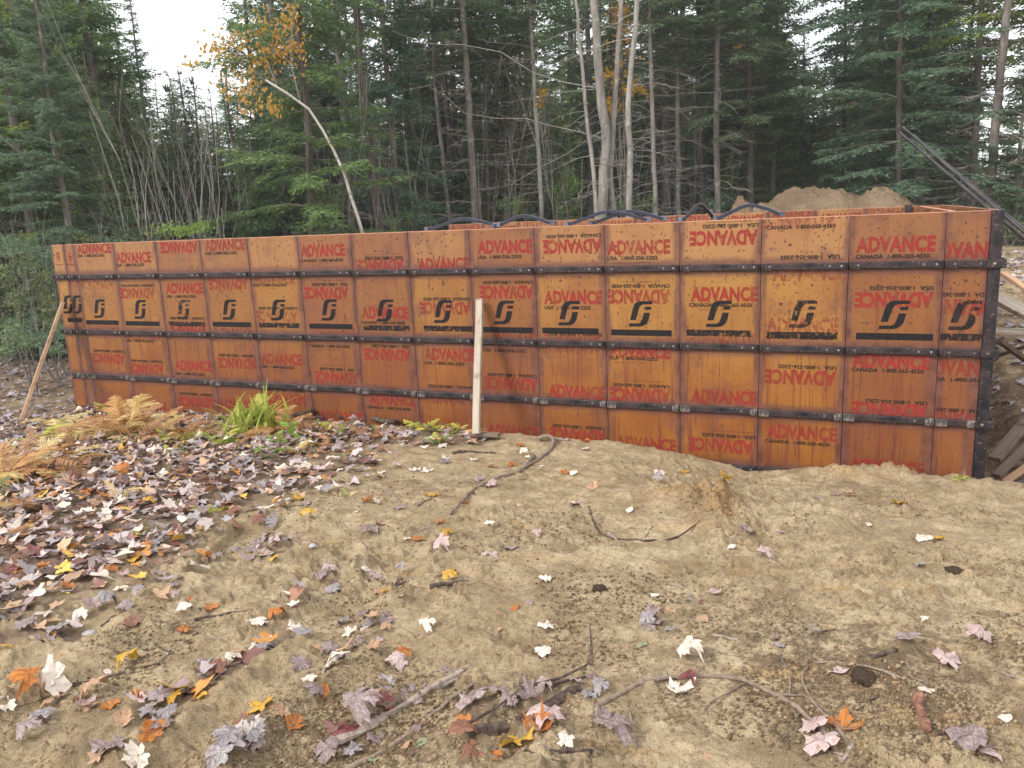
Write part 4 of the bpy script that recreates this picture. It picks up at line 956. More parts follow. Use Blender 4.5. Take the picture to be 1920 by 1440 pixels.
guided('maple_tree', [(1197, -10), (1186, 110), (1177, 210), (1181, 300), (1179, 396)], 19.2, 7, 'smooth curved pale stem, rightmost of the grey hardwood group', B_MAPLE, 'grey hardwood stems in the middle', 11, (2.5, 8), 16, seed=24,
       extra=[([(1184, 160, 19.2), (1230, 155, 19), (1270, 165, 18.8), (1310, 150, 18.6)], .012)])
CR = 'dark and grey trunks right of the maples'
guided('spruce_tree', [(1217, 0), (1222, 167), (1228, 396)], 21, 5, 'thin trunk spotted with pale lichen, first right of the curved pale stem', B_MAPLE, CR, 14, (.7, 9), 70, seed=31, crown=(6.3, 12))
guided('spruce_tree', [(1267, 0), (1270, 187), (1273, 396)], 22, 5.5, 'grey lichen trunk with many bare side branches above the steep spreader', B_SPRUCE, CR, 14, (.7, 9), 90, seed=32, crown=(6, 13))
guided('spruce_tree', [(1309, 0), (1312, 225), (1318, 396)], 23.5, 7, 'dark brown trunk between two grey trunks right of centre', B_DARK, CR, 15, (.7, 9), 70, dark=True, seed=33, crown=(5.2, 13))
guided('spruce_tree', [(1346, 0), (1343, 225), (1346, 392)], 21.5, 6.5, 'straight grey trunk next to the low sand heap', B_SPRUCE, CR, 15, (.7, 8), 80, seed=34, crown=(5.6, 13))
guided('spruce_tree', [(1404, 0), (1406, 262), (1408, 378)], 22.5, 7, 'stout blue grey trunk under a dark crown above the low sand heap', B_DARK, CR, 15, (.8, 4), 20, dark=True, seed=35, crown=(3.8, 14), crownR=2.2, dens=1, sparse=.1)
guided('spruce_tree', [(1456, 60), (1436, 262), (1430, 375)], 25, 3, 'thin black stem behind the stout blue grey trunk', B_DARK, CR, 9, (.8, 6), 40, dark=True, seed=36, crown=(3, 9), crownR=1.5)
guided('spruce_tree', [(1587, 0), (1586, 37), (1582, 300), (1580, 350)], 25, 4, 'black stemmed spruce standing against the sky gap behind the sand pile', B_DARK, 'spruces behind the sand pile', 10.5, (1.5, 4), 14, dark=True, seed=37, crown=(3.4, 10.4), crownR=2.1, crownmat=F_TEAL, dens=1, sparse=.3)
guided('hemlock_tree', [(1690, 0), (1686, 225), (1684, 360)], 21, 6.5, 'big feathery dark green hemlock beside the pipe tips', B_DARK, None, 12, (.8, 2), 10, seed=38, crown=(2.3, 11.8), crownR=2.6, crownmat=F_TEAL, dens=1.15, sparse=.05)
guided('hemlock_tree', [(1742, 60), (1730, 200), (1716, 375)], 22.5, 5.5, 'leaning dark trunk between the hemlock and the tall pines', B_DARK, None, 9, (.8, 5), 30, dark=True, seed=39, crown=(3.2, 8.5), crownR=1.8, crownmat=F_DARK)
guided('pine_tree', [(1840, 0), (1837, 56), (1830, 225), (1820, 384)], 22, 6.5, 'tall straight brown pine trunk left of the right-most pine pair', B_SPRUCE, 'tall pines above the wall corner', 15, (1, 6.5), 60, seed=40, crown=(4.6, 14), crownR=1.5, crownmat=F_OLIVE, dens=.7, sparse=.45)
guided('pine_tree', [(1892, -10), (1886, 37), (1871, 187), (1856, 382)], 21, 7.5, 'leaning brown pine trunk directly above the wall corner', B_SPRUCE, 'tall pines above the wall corner', 15, (1, 7), 60, seed=41, crown=(5, 14), crownR=1.5, crownmat=F_LIGHT, dens=.7, sparse=.4)
guided('pine_tree', [(1824, 20), (1818, 75), (1800, 262), (1790, 380)], 24, 4, 'slender dark pine stem behind the tall straight brown one', B_DARK, 'tall pines above the wall corner', 13, (1, 8), 50, dark=True, seed=42, crown=(4, 12), crownR=1.3, crownmat=F_DARK, sparse=.5, dens=.7)
# left: named trees
guided('spruce_tree', [(555, 0), (562, 80), (573, 167), (580, 300), (586, 436)], 17.5, 8, 'large spruce with dark drooping boughs left of the leaning birch', B_DARK, None, 12, (.5, 3), 14, dark=True, seed=51, crown=(.9, 11.5), crownR=2.3, crownmat=F_MID, dens=1.05, sparse=.22)
root_b, QB = guided('birch_tree', [(498, 150), (530, 170), (563, 190), (585, 212), (602, 240), (637, 300), (655, 360), (681, 439)], 16.5, 4.2, 'leaning white barked birch with orange leaves on its drooping tip', B_BIRCH, None, 0, None, 0, seed=52,
       extra=[([(563, 190, 16.5), (545, 120, 16.3), (548, 40, 16.1), (560, -40, 16)], .016), ([(520, 163, 16.5), (490, 90, 16.4), (470, 30, 16.2), (450, -30, 16)], .013),
              ([(498, 150, 16.5), (455, 118, 16.4), (410, 110, 16.2), (360, 118, 16)], .010), ([(500, 150, 16.5), (470, 175, 16.4), (450, 195, 16.2)], .008)])
rng = np.random.default_rng(99)
cents = [(430, 80, 26, 20), (460, 130, 30, 28), (440, 160, 35, 22), (470, 175, 24, 18), (520, 60, 24, 30), (545, 25, 20, 22), (555, 95, 18, 24), (500, 110, 26, 24), (400, 95, 24, 18), (465, 205, 16, 10), (510, 200, 18, 12), (352, 115, 14, 8), (535, 80, 26, 30), (480, 50, 26, 28)]
Pq = []
for cx, cy, sx, sy in cents:
    for k in range(75 if sx > 17 else 32):
        Pq.append(P3(cx + rng.normal(0, sx * .72), cy + rng.normal(0, sy * .72), 16.4 + rng.normal(0, .45)))
Pq = np.array(Pq) - QB[0]; D = rng.normal(0, .5, Pq.shape) + np.array([0, 0, -.9])
V = []
for s_ in (-1, 1):
    Dn = nrm(D); side = nrm(np.cross(Dn, rng.normal(0, 1, Pq.shape))) if s_ == -1 else side
Lf = rng.uniform(.05, .10, (len(Pq), 1)); V = np.stack([Pq, Pq + Dn * Lf * .5 + side * Lf * .34, Pq + Dn * Lf, Pq + Dn * Lf * .5 - side * Lf * .34], 1).reshape(-1, 3)
link('crown', np_mesh('crown', V, np.arange(len(V)).reshape(-1, 4), F_ORANGE), root_b)
def leafy_cloud(name, cents, dist, mat, label, cat, n, lf=(.07, .11), bark=B_TWIG, base=None, group=None, jitter=.6, stems=True):
    """leaves of a small tree or shrub with stems that reach down to the ground"""
    rng = np.random.default_rng(abs(hash(label)) % 1000 if False else sum(map(ord, label)) % 9973)
    bx = base if base is not None else cents[0][0]; g = at_D(bx, dist); g[2] = hz(g[0], g[1]); P = []; tw = Twigs()
    for cx, cy, sx, sy in cents:
        c0 = P3(cx, cy, dist)
        if stems:
            mid = (g + c0) / 2 + rng.normal(0, .12, 3); tw.path([g - [0, 0, .1], mid, c0], .02, .006)
            for k in range(5): tw.add(c0 - (c0 - mid) * rng.random() * .5, c0 + rng.normal(0, .25, 3), .005, .002)
        for k in range(n): P.append(P3(cx + rng.normal(0, sx * .5), cy + rng.normal(0, sy * .5), dist + rng.normal(0, jitter)))
    P = np.array(P) - g; D = nrm(rng.normal(0, .7, P.shape) + [0, 0, -.3]); side = nrm(np.cross(D, rng.normal(0, 1, P.shape))); Lf = rng.uniform(*lf, (len(P), 1))
    V = np.stack([P, P + D * Lf * .5 + side * Lf * .33, P + D * Lf, P + D * Lf * .5 - side * Lf * .33], 1).reshape(-1, 3)
    r_ = empty(name, tuple(g)); tag(r_, label, cat, group); link('crown', np_mesh('crown', V, np.arange(len(V)).reshape(-1, 4), mat), r_)
    if stems: m_ = tw.mesh('stems', bark); m_.transform(Matrix.Translation(-Vector(g))); link('stems', m_, r_)
    return r_
leafy_cloud('maple_sapling', [(1165, 60, 26, 60), (1150, 140, 30, 26), (1190, 165, 24, 14), (1145, 200, 14, 16), (1165, 20, 22, 20)], 21.5, F_YELLOW, 'small maple with glowing yellow leaves behind the grey maple trunks', 'tree', 120, (.09, .14))
leafy_cloud('maple_sapling', [(1012, 190, 10, 16), (1018, 172, 8, 10)], 21.5, F_YELLOW, 'sprig of orange yellow leaves beside the straight lichen grey trunk', 'tree', 40, (.09, .14))
leafy_cloud('maple_sapling', [(1380, 85, 12, 10), (1425, 100, 20, 18), (1420, 135, 16, 10)], 27, F_YELLOW, 'yellow leaves showing through the dark crown above the low sand heap', 'tree', 50, (.09, .14))
leafy_cloud('maple_sapling', [(1558, 262, 10, 12), (1595, 195, 9, 8), (1535, 290, 14, 14)], 27, F_YELLOW, 'yellow leaves low between spruces behind the sand pile', 'tree', 45, (.09, .15))
leafy_cloud('maple_sapling', [(20, 180, 40, 90), (60, 90, 40, 60)], 24, F_BRIGHT, 'bright yellow green young tree at the far left edge', 'tree', 500, (.09, .15))
leafy_cloud('witches_broom', [(1493, 205, 15, 16), (1500, 198, 10, 10)], 22.8, F_DARK, 'black bushy clump hanging off a dead limb above the low sand heap', 'branch clump', 500, (.05, .09), B_DARK, 1440, jitter=.12, stems=False)

# bare saplings at the left
def sapling(seed, H, n=5):
    rng = np.random.default_rng(seed); tw = Twigs()
    def grow(p, d, L_, r, lev):
        q = p
        for i in range(3):
            e = q + d * L_ / 3; tw.add(q, e, r * (1 - i * .2), r * (1 - (i + 1) * .2)); q = e; d = nrm(d + rng.normal(0, .08, 3) + UPZ * .06)
            if lev < 3:
                for k in range((2 if lev < 1 else 1) if rng.random() < .8 else 0):
                    az = rng.uniform(0, 6.283); dd = nrm(d + np.array([math.cos(az) * .6, math.sin(az) * .6, .35]) * rng.uniform(.3, .7)); grow(q, dd, L_ * rng.uniform(.35, .6), r * .45, lev + 1)
    for k in range(n):
        az = rng.uniform(0, 6.283); grow(np.array([math.cos(az) * .15, math.sin(az) * .15, -.1]), nrm([math.cos(az) * .12, math.sin(az) * .12, 1]), H * rng.uniform(.6, 1), .013, 0)
    return tw.mesh('stems', B_TWIG)
SAP = [sapling(5, 4.2, 2), sapling(6, 3.4, 2), sapling(8, 4.8, 1)]
for k, (px, dist, v, s_) in enumerate([(283, 17, 0, 1.0), (296, 17.4, 2, .95), (310, 16.6, 1, 1.1), (325, 17, 2, 1.0), (341, 17.2, 2, 1.12), (352, 16.8, 2, .9), (372, 17.5, 2, 1.0), (392, 16.8, 0, .8), (402, 17.2, 2, .8), (262, 17.6, 2, 1.0),
                                  (190, 17, 1, .8), (430, 19, 0, 1.2), (620, 18, 0, 1.1), (655, 18, 1, 1), (760, 20, 0, 1.2), (790, 19.6, 1, 1.2), (925, 20, 0, 1.1), (970, 21, 1, 1.3), (1060, 20, 0, 1.0), (1210, 21, 1, 1.2), (1290, 22, 0, 1.2), (20, 16, 1, .7), (60, 16.5, 0, .6)]):
    g = at_D(px, dist); t = empty('bare_sapling', (g[0], g[1], hz(g[0], g[1])), k * 1.7); t.scale = (s_,) * 3
    LMS = {283: 'leftmost of the tall group', 296: 'second of the tall group', 310: 'short one inside the tall group', 325: 'in the middle of the tall group', 341: 'behind the middle of the tall group', 352: 'right of the middle of the group', 372: 'near the right end of the group', 392: 'low at the right end of the group', 402: 'rightmost of the group', 262: 'slightly apart left of the group', 190: 'low beside the blue green fir', 430: 'below the orange birch leaves', 620: 'left of the leaning birch foot', 655: 'just behind the leaning birch foot', 760: 'right of the thick dark trunk', 790: 'left of the slender grey trunk', 925: 'right of the thin black trunk', 970: 'left of the lichen grey trunk', 1060: 'left of the maple group', 1210: 'left of the lichen spotted trunk', 1290: 'between the two grey trunks', 20: 'in the shrubs at the left edge', 60: 'behind the shrubs near the far wall end'}
    tag(t, 'bare grey sapling ' + LMS[px], 'sapling', 'bare saplings at the forest edge'); link('stems', SAP[v], t)
# leaning dead pole at the left
mb = MB(); a, b = P3(-60, 205, 18.5), P3(238, 452, 17.5); mb.tube([q - a for q in (a, a * .7 + b * .3, a * .3 + b * .7, b)], [.022, .030, .035, .038], 7)
o = mb.build('fallen_tree', B_DARK, None, True); o.location = a; tag(o, 'dead dark pole leaning down through the spruces at the left', 'fallen tree')
mb = MB(); a, b = P3(655, 395, 19.5), P3(735, 432, 19); mb.tube([q - a for q in (a, (a + b) / 2 + [0, 0, .1], b)], [.05, .05, .04], 6)
o = mb.build('fallen_tree', B_DARK, None, True); o.location = a; tag(o, 'short dark fallen limb at the foot of the thick dark trunk', 'fallen tree')

# individually placed conifers of the left and right groups
N_ = 'conifers at the forest edge'
SPEC = [('hemlock', 'fir_tree', 130, 17.5, .60, F_TEAL, 'broad blue green fir, nearest tree at the left'), ('spruce', 'spruce_tree', 60, 19.5, 1.0, F_DARK, 'dark spruce behind the broad blue green fir'),
        ('pine', 'pine_tree', 172, 27, .82, F_LIGHT, 'light green pine rising left of the small dark spire'), ('pine', 'pine_tree', 30, 25, .9, F_LIGHT, 'yellow green pine filling the top left corner'),
        ('spruce_narrow', 'spruce_tree', 250, 33, .99, F_MID, 'tall pointed spruce, higher of the two spires beside the sky gap'), ('spruce_narrow', 'spruce_tree', 298, 34, .90, F_TEAL, 'small pointed blue green spire beside the sky gap'),
        ('spruce', 'spruce_tree', 355, 30, .62, F_TEAL, 'low dark spire standing behind the bare saplings'), ('pine', 'pine_tree', 265, 24, .42, F_LIGHT, 'soft green pine behind the bare saplings'), ('pine', 'pine_tree', 205, 22, .44, F_OLIVE, 'olive pine between the blue green fir and the saplings'),
        ('fir_young', 'fir_tree', 215, 19, 1.1, F_MID, 'young green fir left of the bare saplings'), ('spruce_thin', 'spruce_tree', 420, 27, .5, F_OLIVE, 'greyish thin spruce under the orange birch leaves'),
        ('spruce', 'spruce_tree', 470, 18.5, .42, F_MID, 'wide low spruce below the orange birch leaves'), ('spruce_thin', 'spruce_tree', 548, 22, 1, F_DARK, 'tall dark spruce whose crown fills the top behind the orange leaves'),
        ('hemlock', 'hemlock_tree', 745, 20.5, (.7, .7, .95), F_TEAL, 'green hemlock with layered boughs between the thick dark and slender trunks'), ('spruce', 'spruce_tree', 640, 25, .9, F_OLIVE, 'brownish spruce behind the leaning birch'),
        ('fir_young', 'fir_tree', 400, 17.5, .42, F_BRIGHT, 'small bright green fir peeping over the wall below the saplings'), ('fir_young', 'fir_tree', 432, 17.2, .45, F_BRIGHT, 'tiny bright fir touching the small one below the saplings'),
        ('fir_young', 'fir_tree', 660, 17.5, .55, F_MID, 'low green fir bough behind the foot of the leaning birch'), ('fir_young', 'fir_tree', 740, 18.5, .52, F_BRIGHT, 'light green fir peeping over the wall right of the thick dark trunk'),
        ('fir_young', 'fir_tree', 1065, 20, .75, F_MID, 'rounded green bush-like fir left of the maple trunks'), ('fir_young', 'fir_tree', 1040, 21, .8, F_DARK, 'dark small fir behind the rounded green one'),
        ('fir_young', 'fir_tree', 1372, 22.5, .75, F_MID, 'small green fir between the grey trunk and the low sand heap'), ('spruce', 'spruce_tree', 1500, 26, .62, F_OLIVE, 'grey olive spruce behind the peak of the sand pile'),
        ('spruce', 'spruce_tree', 1450, 24, .75, F_MID, 'green spruce left of the sand pile peak'), ('hemlock', 'hemlock_tree', 1640, 24, .8, F_TEAL, 'blue green hemlock left of the big feathery one'), ('spruce', 'spruce_tree', 1540, 24, .42, F_MID, 'small green spruce directly behind the sand pile'),
        ('hemlock', 'hemlock_tree', 1755, 24, .5, F_DARK, 'low dark hemlock behind the leaning pipes'), ('spruce', 'spruce_tree', 1905, 21, .45, F_DARK, 'low dark spruce right of the wall corner'), ('pine', 'pine_tree', 1930, 23, .95, F_OLIVE, 'open crowned pine at the far right edge'),
        ('spruce', 'spruce_tree', 1800, 25, .42, F_OLIVE, 'short olive spruce under the tall pines'), ('spruce_thin', 'spruce_tree', 1110, 26, 1, F_DARK, 'thin dark spruce right behind the grey maples'), ('pine', 'pine_tree', 1100, 34, .62, F_LIGHT, 'light green pine far behind the grey maples'),
        ('pine', 'pine_tree', 1060, 30, .5, F_LIGHT, 'yellow green pine seen low left of the maples'), ('spruce_tall', 'spruce_tree', 1160, 27, 1, F_DARK, 'tall dark spruce behind the forked maple stem'),
        ('spruce_tall', 'spruce_tree', 960, 25, 1.05, F_DARK, 'dark high crowned spruce between thin black and lichen grey trunks'), ('spruce_tall', 'spruce_tree', 1250, 25, 1.05, F_OLIVE, 'high crowned spruce between the first two trunks right of the maples')]
SPEC += [('pine', 'pine_tree', 90, 21.5, .62, F_LIGHT, 'light green pine right behind the broad blue green fir'), ('pine', 'pine_tree', 222, 25, .68, F_LIGHT, 'feathery light green pine between the fir and the two spires'),
         ('pine', 'pine_tree', -10, 20, .7, F_LIGHT, 'light green pine cut by the left frame edge'), ('pine', 'pine_tree', 150, 30, 1.0, F_OLIVE, 'tall olive pine high behind the broad blue green fir'), ('spruce', 'spruce_tree', 330, 22, .32, F_MID, 'short green spruce behind the middle of the bare saplings'),
         ('spruce', 'spruce_tree', 385, 21, .30, F_DARK, 'short dark spruce behind the right end of the bare saplings'), ('spruce', 'spruce_tree', 800, 24, .62, F_MID, 'green spruce filling the gap behind the slender grey trunk'), ('fir_young', 'fir_tree', 900, 24, 1.0, F_MID, 'young fir filling the gap behind the thin black trunk')]
rng = np.random.default_rng(5)
for i, (kind, nm, px, dist, s_, mt, lab) in enumerate(SPEC):
    g = at_D(px, dist); place(kind, nm, (g[0], g[1], hz(g[0], g[1]) - .1), rng.uniform(0, 6.28), s_, lab, N_, mt)
# the forest behind
def sky_limit(px):
    if 275 < px < 475: return 150
    if 225 < px <= 275: return 60
    if 1455 < px < 1600: return 125
    if 1610 < px < 1740: return -300
    if px >= 1740: return 285
    if 560 < px < 1250: return 95 if (px * 7.7) % 1 < .4 else -300
    return -400
cnt = 0
for i in range(268):
    px = -120 + 2160 * ((i * .61803) % 1); mind = 21 if px < 700 else 24 if px < 1300 else 27
    low = i >= 200       # the last ones are young firs that close the lower gaps
    dist = mind + (58 - mind) * (((i * .7548) % 1) ** 1.1); g = at_D(px, dist)
    kind = rng.choice(['spruce', 'spruce_narrow', 'spruce_tall', 'spruce', 'hemlock', 'pine', 'spruce_thin', 'fir_young'], p=[.2, .17, .14, .1, .15, .08, .1, .06])
    if low: kind = 'fir_young'; dist = 23 + (i * 7.3) % 13
    lim = sky_limit(px); gz = hz(g[0], g[1]) if dist < 25 else .6 + .0; H = K[kind]['H']; hzn = 404 - (px - 960) * .0437
    Hmax = CAM[2] - gz + (hzn - lim) / FPX * dist * 1.02
    s_ = rng.uniform(.85, 1.2)
    if kind == 'fir_young': s_ = rng.uniform(1.1, 1.7)
    if H * s_ > Hmax: s_ = max(.22, Hmax * rng.uniform(.72, 1.0) / H)
    wv = s_ * rng.uniform(.95, 1.25) if s_ > .6 else s_ * 1.5
    mt = {'spruce': [F_DARK, F_MID, F_OLIVE, F_MID], 'spruce_narrow': [F_TEAL, F_DARK], 'spruce_tall': [F_DARK, F_OLIVE], 'hemlock': [F_TEAL, F_DARK, F_MID], 'pine': [F_LIGHT, F_OLIVE], 'spruce_thin': [F_OLIVE, F_DARK], 'fir_young': [F_MID, F_DARK]}[kind]
    mt = mt[int(rng.integers(0, len(mt)))]
    if px < 345 and not low: mt = [F_LIGHT, F_MID, F_OLIVE][i % 3]
    nm = {'hemlock': 'hemlock_tree', 'pine': 'pine_tree', 'fir_young': 'fir_tree'}.get(kind, 'spruce_tree')
    LM = [(40, 'above the shrubs at the left edge'), (140, 'behind the broad blue green fir'), (230, 'beside the two spires'), (330, 'behind the bare saplings'), (450, 'under the orange birch leaves'), (560, 'behind the large dark spruce'), (650, 'behind the leaning birch'), (740, 'behind the green hemlock'),
          (840, 'behind the slender grey trunk'), (920, 'behind the thin black trunk'), (1010, 'behind the lichen grey trunk'), (1130, 'behind the grey maples'), (1230, 'behind the lichen spotted trunk'), (1320, 'behind the dark brown trunk'), (1420, 'behind the low sand heap'),
          (1530, 'behind the peak of the sand pile'), (1620, 'behind the sand pile shoulder'), (1700, 'behind the big feathery hemlock'), (1800, 'behind the tall pines'), (1900, 'above the wall corner')]
    spot = min(LM, key=lambda q: abs(q[0] - px))[1]; cname = {F_DARK.name: 'dark green', F_MID.name: 'mid green', F_OLIVE.name: 'olive', F_TEAL.name: 'blue green', F_LIGHT.name: 'light green'}[mt.name]
    what = {'spruce': 'bushy spruce', 'spruce_narrow': 'slim spruce', 'spruce_tall': 'bare stemmed spruce', 'hemlock': 'layered hemlock', 'pine': 'open pine', 'spruce_thin': 'thin spruce', 'fir_young': 'small fir'}[kind]
    rowd = 'in front' if dist < 29 else 'in the second rank' if dist < 36 else 'in the middle rows' if dist < 45 else 'in the farthest rows'
    place(kind, nm, (g[0], g[1], hz(g[0], g[1]) - .1), rng.uniform(0, 6.28), (wv, wv, s_), unique([f'{cname} {what} {rowd} {spot}'] + [f'{cname} {what} {rowd}, {sd} {spot}' for sd in (['a tall one'] if s_ > .9 else ['a low one'])] + [f'{cname} {what} {rowd} {spot}']), 'crowded conifers of the forest', mt)
# undergrowth shrubs at the left edge of the forest and along its foot
LS = [(12, 500, 30, 26), (30, 560, 34, 40), (75, 520, 30, 40)]
SH = [([(15, 520, 26, 26), (45, 495, 26, 20), (30, 560, 26, 26)], 15.2, F_SHRUB, 'yellowing shrub at the left edge, tallest of the undergrowth'), ([(85, 560, 20, 30), (95, 600, 18, 24), (75, 520, 18, 20)], 15.6, F_SHRUB, 'loose yellow green shrub beside the far wall end'),
      ([(20, 620, 26, 20), (50, 640, 26, 14), (8, 655, 20, 12)], 14.6, F_DARK, 'low green shrub at the left frame edge'), ([(75, 635, 24, 14), (110, 620, 18, 22), (100, 655, 20, 8)], 15.0, F_TEAL, 'dark low shrub behind the leaning brace board'),
      ([(110, 500, 24, 22), (60, 470, 30, 16), (20, 455, 24, 18)], 16.2, F_DARK, 'mid green shrub above the yellowing ones'), ([(180, 448, 60, 8), (250, 445, 50, 10), (300, 432, 40, 14)], 16.8, F_SHRUB, 'yellow green leafy thicket under the bare saplings'),
      ([(330, 430, 36, 12), (370, 425, 30, 12)], 16.6, F_BRIGHT, 'bright leafy bush above the ADVANCE panels below the saplings'), ([(490, 420, 50, 14), (560, 422, 40, 10)], 18.2, F_MID, 'green leafy undergrowth below the wide low spruce'),
      ([(780, 405, 40, 16), (730, 415, 30, 10)], 19.5, F_MID, 'leafy undergrowth right of the thick dark trunk'), ([(960, 385, 30, 20), (1050, 360, 26, 30), (1075, 345, 18, 22)], 20.5, F_BRIGHT, 'sunlit round bush left of the maple trunks'),
      ([(1160, 385, 30, 16), (1210, 380, 30, 16)], 21, F_MID, 'leafy undergrowth at the foot of the pale curved stem'), ([(1900, 425, 26, 14), (1915, 440, 18, 8)], 20, F_SHRUB, 'low yellow green weeds on the ground beyond the pipes'), ([(1340, 380, 30, 12)], 21.5, F_TEAL, 'dark leafy undergrowth left of the low sand heap')]
for cents, dist, mt, lab in SH: leafy_cloud('shrub', cents, dist, mt, lab, 'shrub', 230, (.04, .08), B_TWIGDARK, group='shrubs at the forest edge', jitter=.5)
#PART4

# ================================================================== LEAVES
def maple_outline():
    h = [(.03, -.33), (.22, -.46), (.50, -.42), (.46, -.26), (.66, -.16), (.92, .02), (.80, .14), (.98, .38), (.72, .36), (.66, .46), (.40, .30), (.42, .56), (.52, .66), (.34, .70), (.27, .86), (.12, .84)]
    return h + [(0, 1.08)] + [(-x, y) for x, y in reversed(h)]
def oval_outline():
    h = [(.02, -.55), (.20, -.46), (.36, -.25), (.43, .0), (.40, .28), (.28, .58), (.12, .84)]
    return h + [(0, 1.0)] + [(-x, y) for x, y in reversed(h)]
def maple_small_outline():
    h = [(.04, -.33), (.48, -.42), (.60, -.14), (.96, .05), (.92, .36), (.42, .32), (.44, .64), (.16, .82)]
    return h + [(0, 1.06)] + [(-x, y) for x, y in reversed(h)]
def leaf_points(outline, rng, curl, fold, warp, ring=True):
    o = np.array(outline); o = o * (1 + rng.normal(0, .05, o.shape)); o[:, 0] *= rng.uniform(.85, 1.08); n = len(o)
    pts = [np.zeros(2)] + ([q * .5 for q in o] if ring else []) + list(o); P = np.array(pts); r2 = (P ** 2).sum(1)
    an = rng.uniform(0, 6.28); d = P @ [math.cos(an), math.sin(an)]
    z = curl * r2 + fold * d * d * np.sign(rng.normal()) + warp * fbm(P[:, 0] * 2.2 + rng.uniform(0, 90), P[:, 1] * 2.2, 2, 5) * np.sqrt(r2 + .01)
    z += -.10 * np.exp(-(P[:, 0] / .07) ** 2) * (np.abs(P[:, 1]) < .8) * .5
    V = np.c_[P, z - z.min()]
    F = []
    if ring:
        for i in range(n):
            j = (i + 1) % n
            if i == n - 1: continue
            F.append((0, 1 + i, 1 + j)); F.append((1 + i, 1 + n + i, 1 + n + j)); F.append((1 + i, 1 + n + j, 1 + j))
        F.append((0, n, 1))
    else:
        for i in range(n): F.append((0, 1 + i, 1 + (i + 1) % n))
    return V, F
LV = []
rg = np.random.default_rng(42)
for k in range(9):
    if k < 6: V, F = leaf_points(maple_outline(), rg, [-.12, .20, -.28, .42, -.2, .5][k], [.1, .2, .45, .2, .3, .6][k], .42)
    else: V, F = leaf_points(oval_outline(), rg, [.10, -.12, .3][k - 6], [.15, .3, .8][k - 6], .25)
    # stem
    b = len(V); st = []
    for i in range(4):
        t = i / 3; st += [(.018 + t * .12 + dx, -.30 - t * .62, .03 + dz + .05 * math.sin(t * 3)) for dx, dz in ((-.018, 0), (.018, 0), (0, .03))]
    V = np.vstack([V, st])
    for i in range(3):
        for q in range(3): a_, b_ = b + i * 3 + q, b + i * 3 + (q + 1) % 3; F += [(a_, b_, b_ + 3), (a_, b_ + 3, a_ + 3)]
    LV.append((V, F))
LMESH = {}
def leaf_mesh(v, col):
    if (v, col) not in LMESH:
        V, F = LV[v]; LMESH[(v, col)] = np_mesh('leaf', V, F, LEAFM[col], True)
    return LMESH[(v, col)]
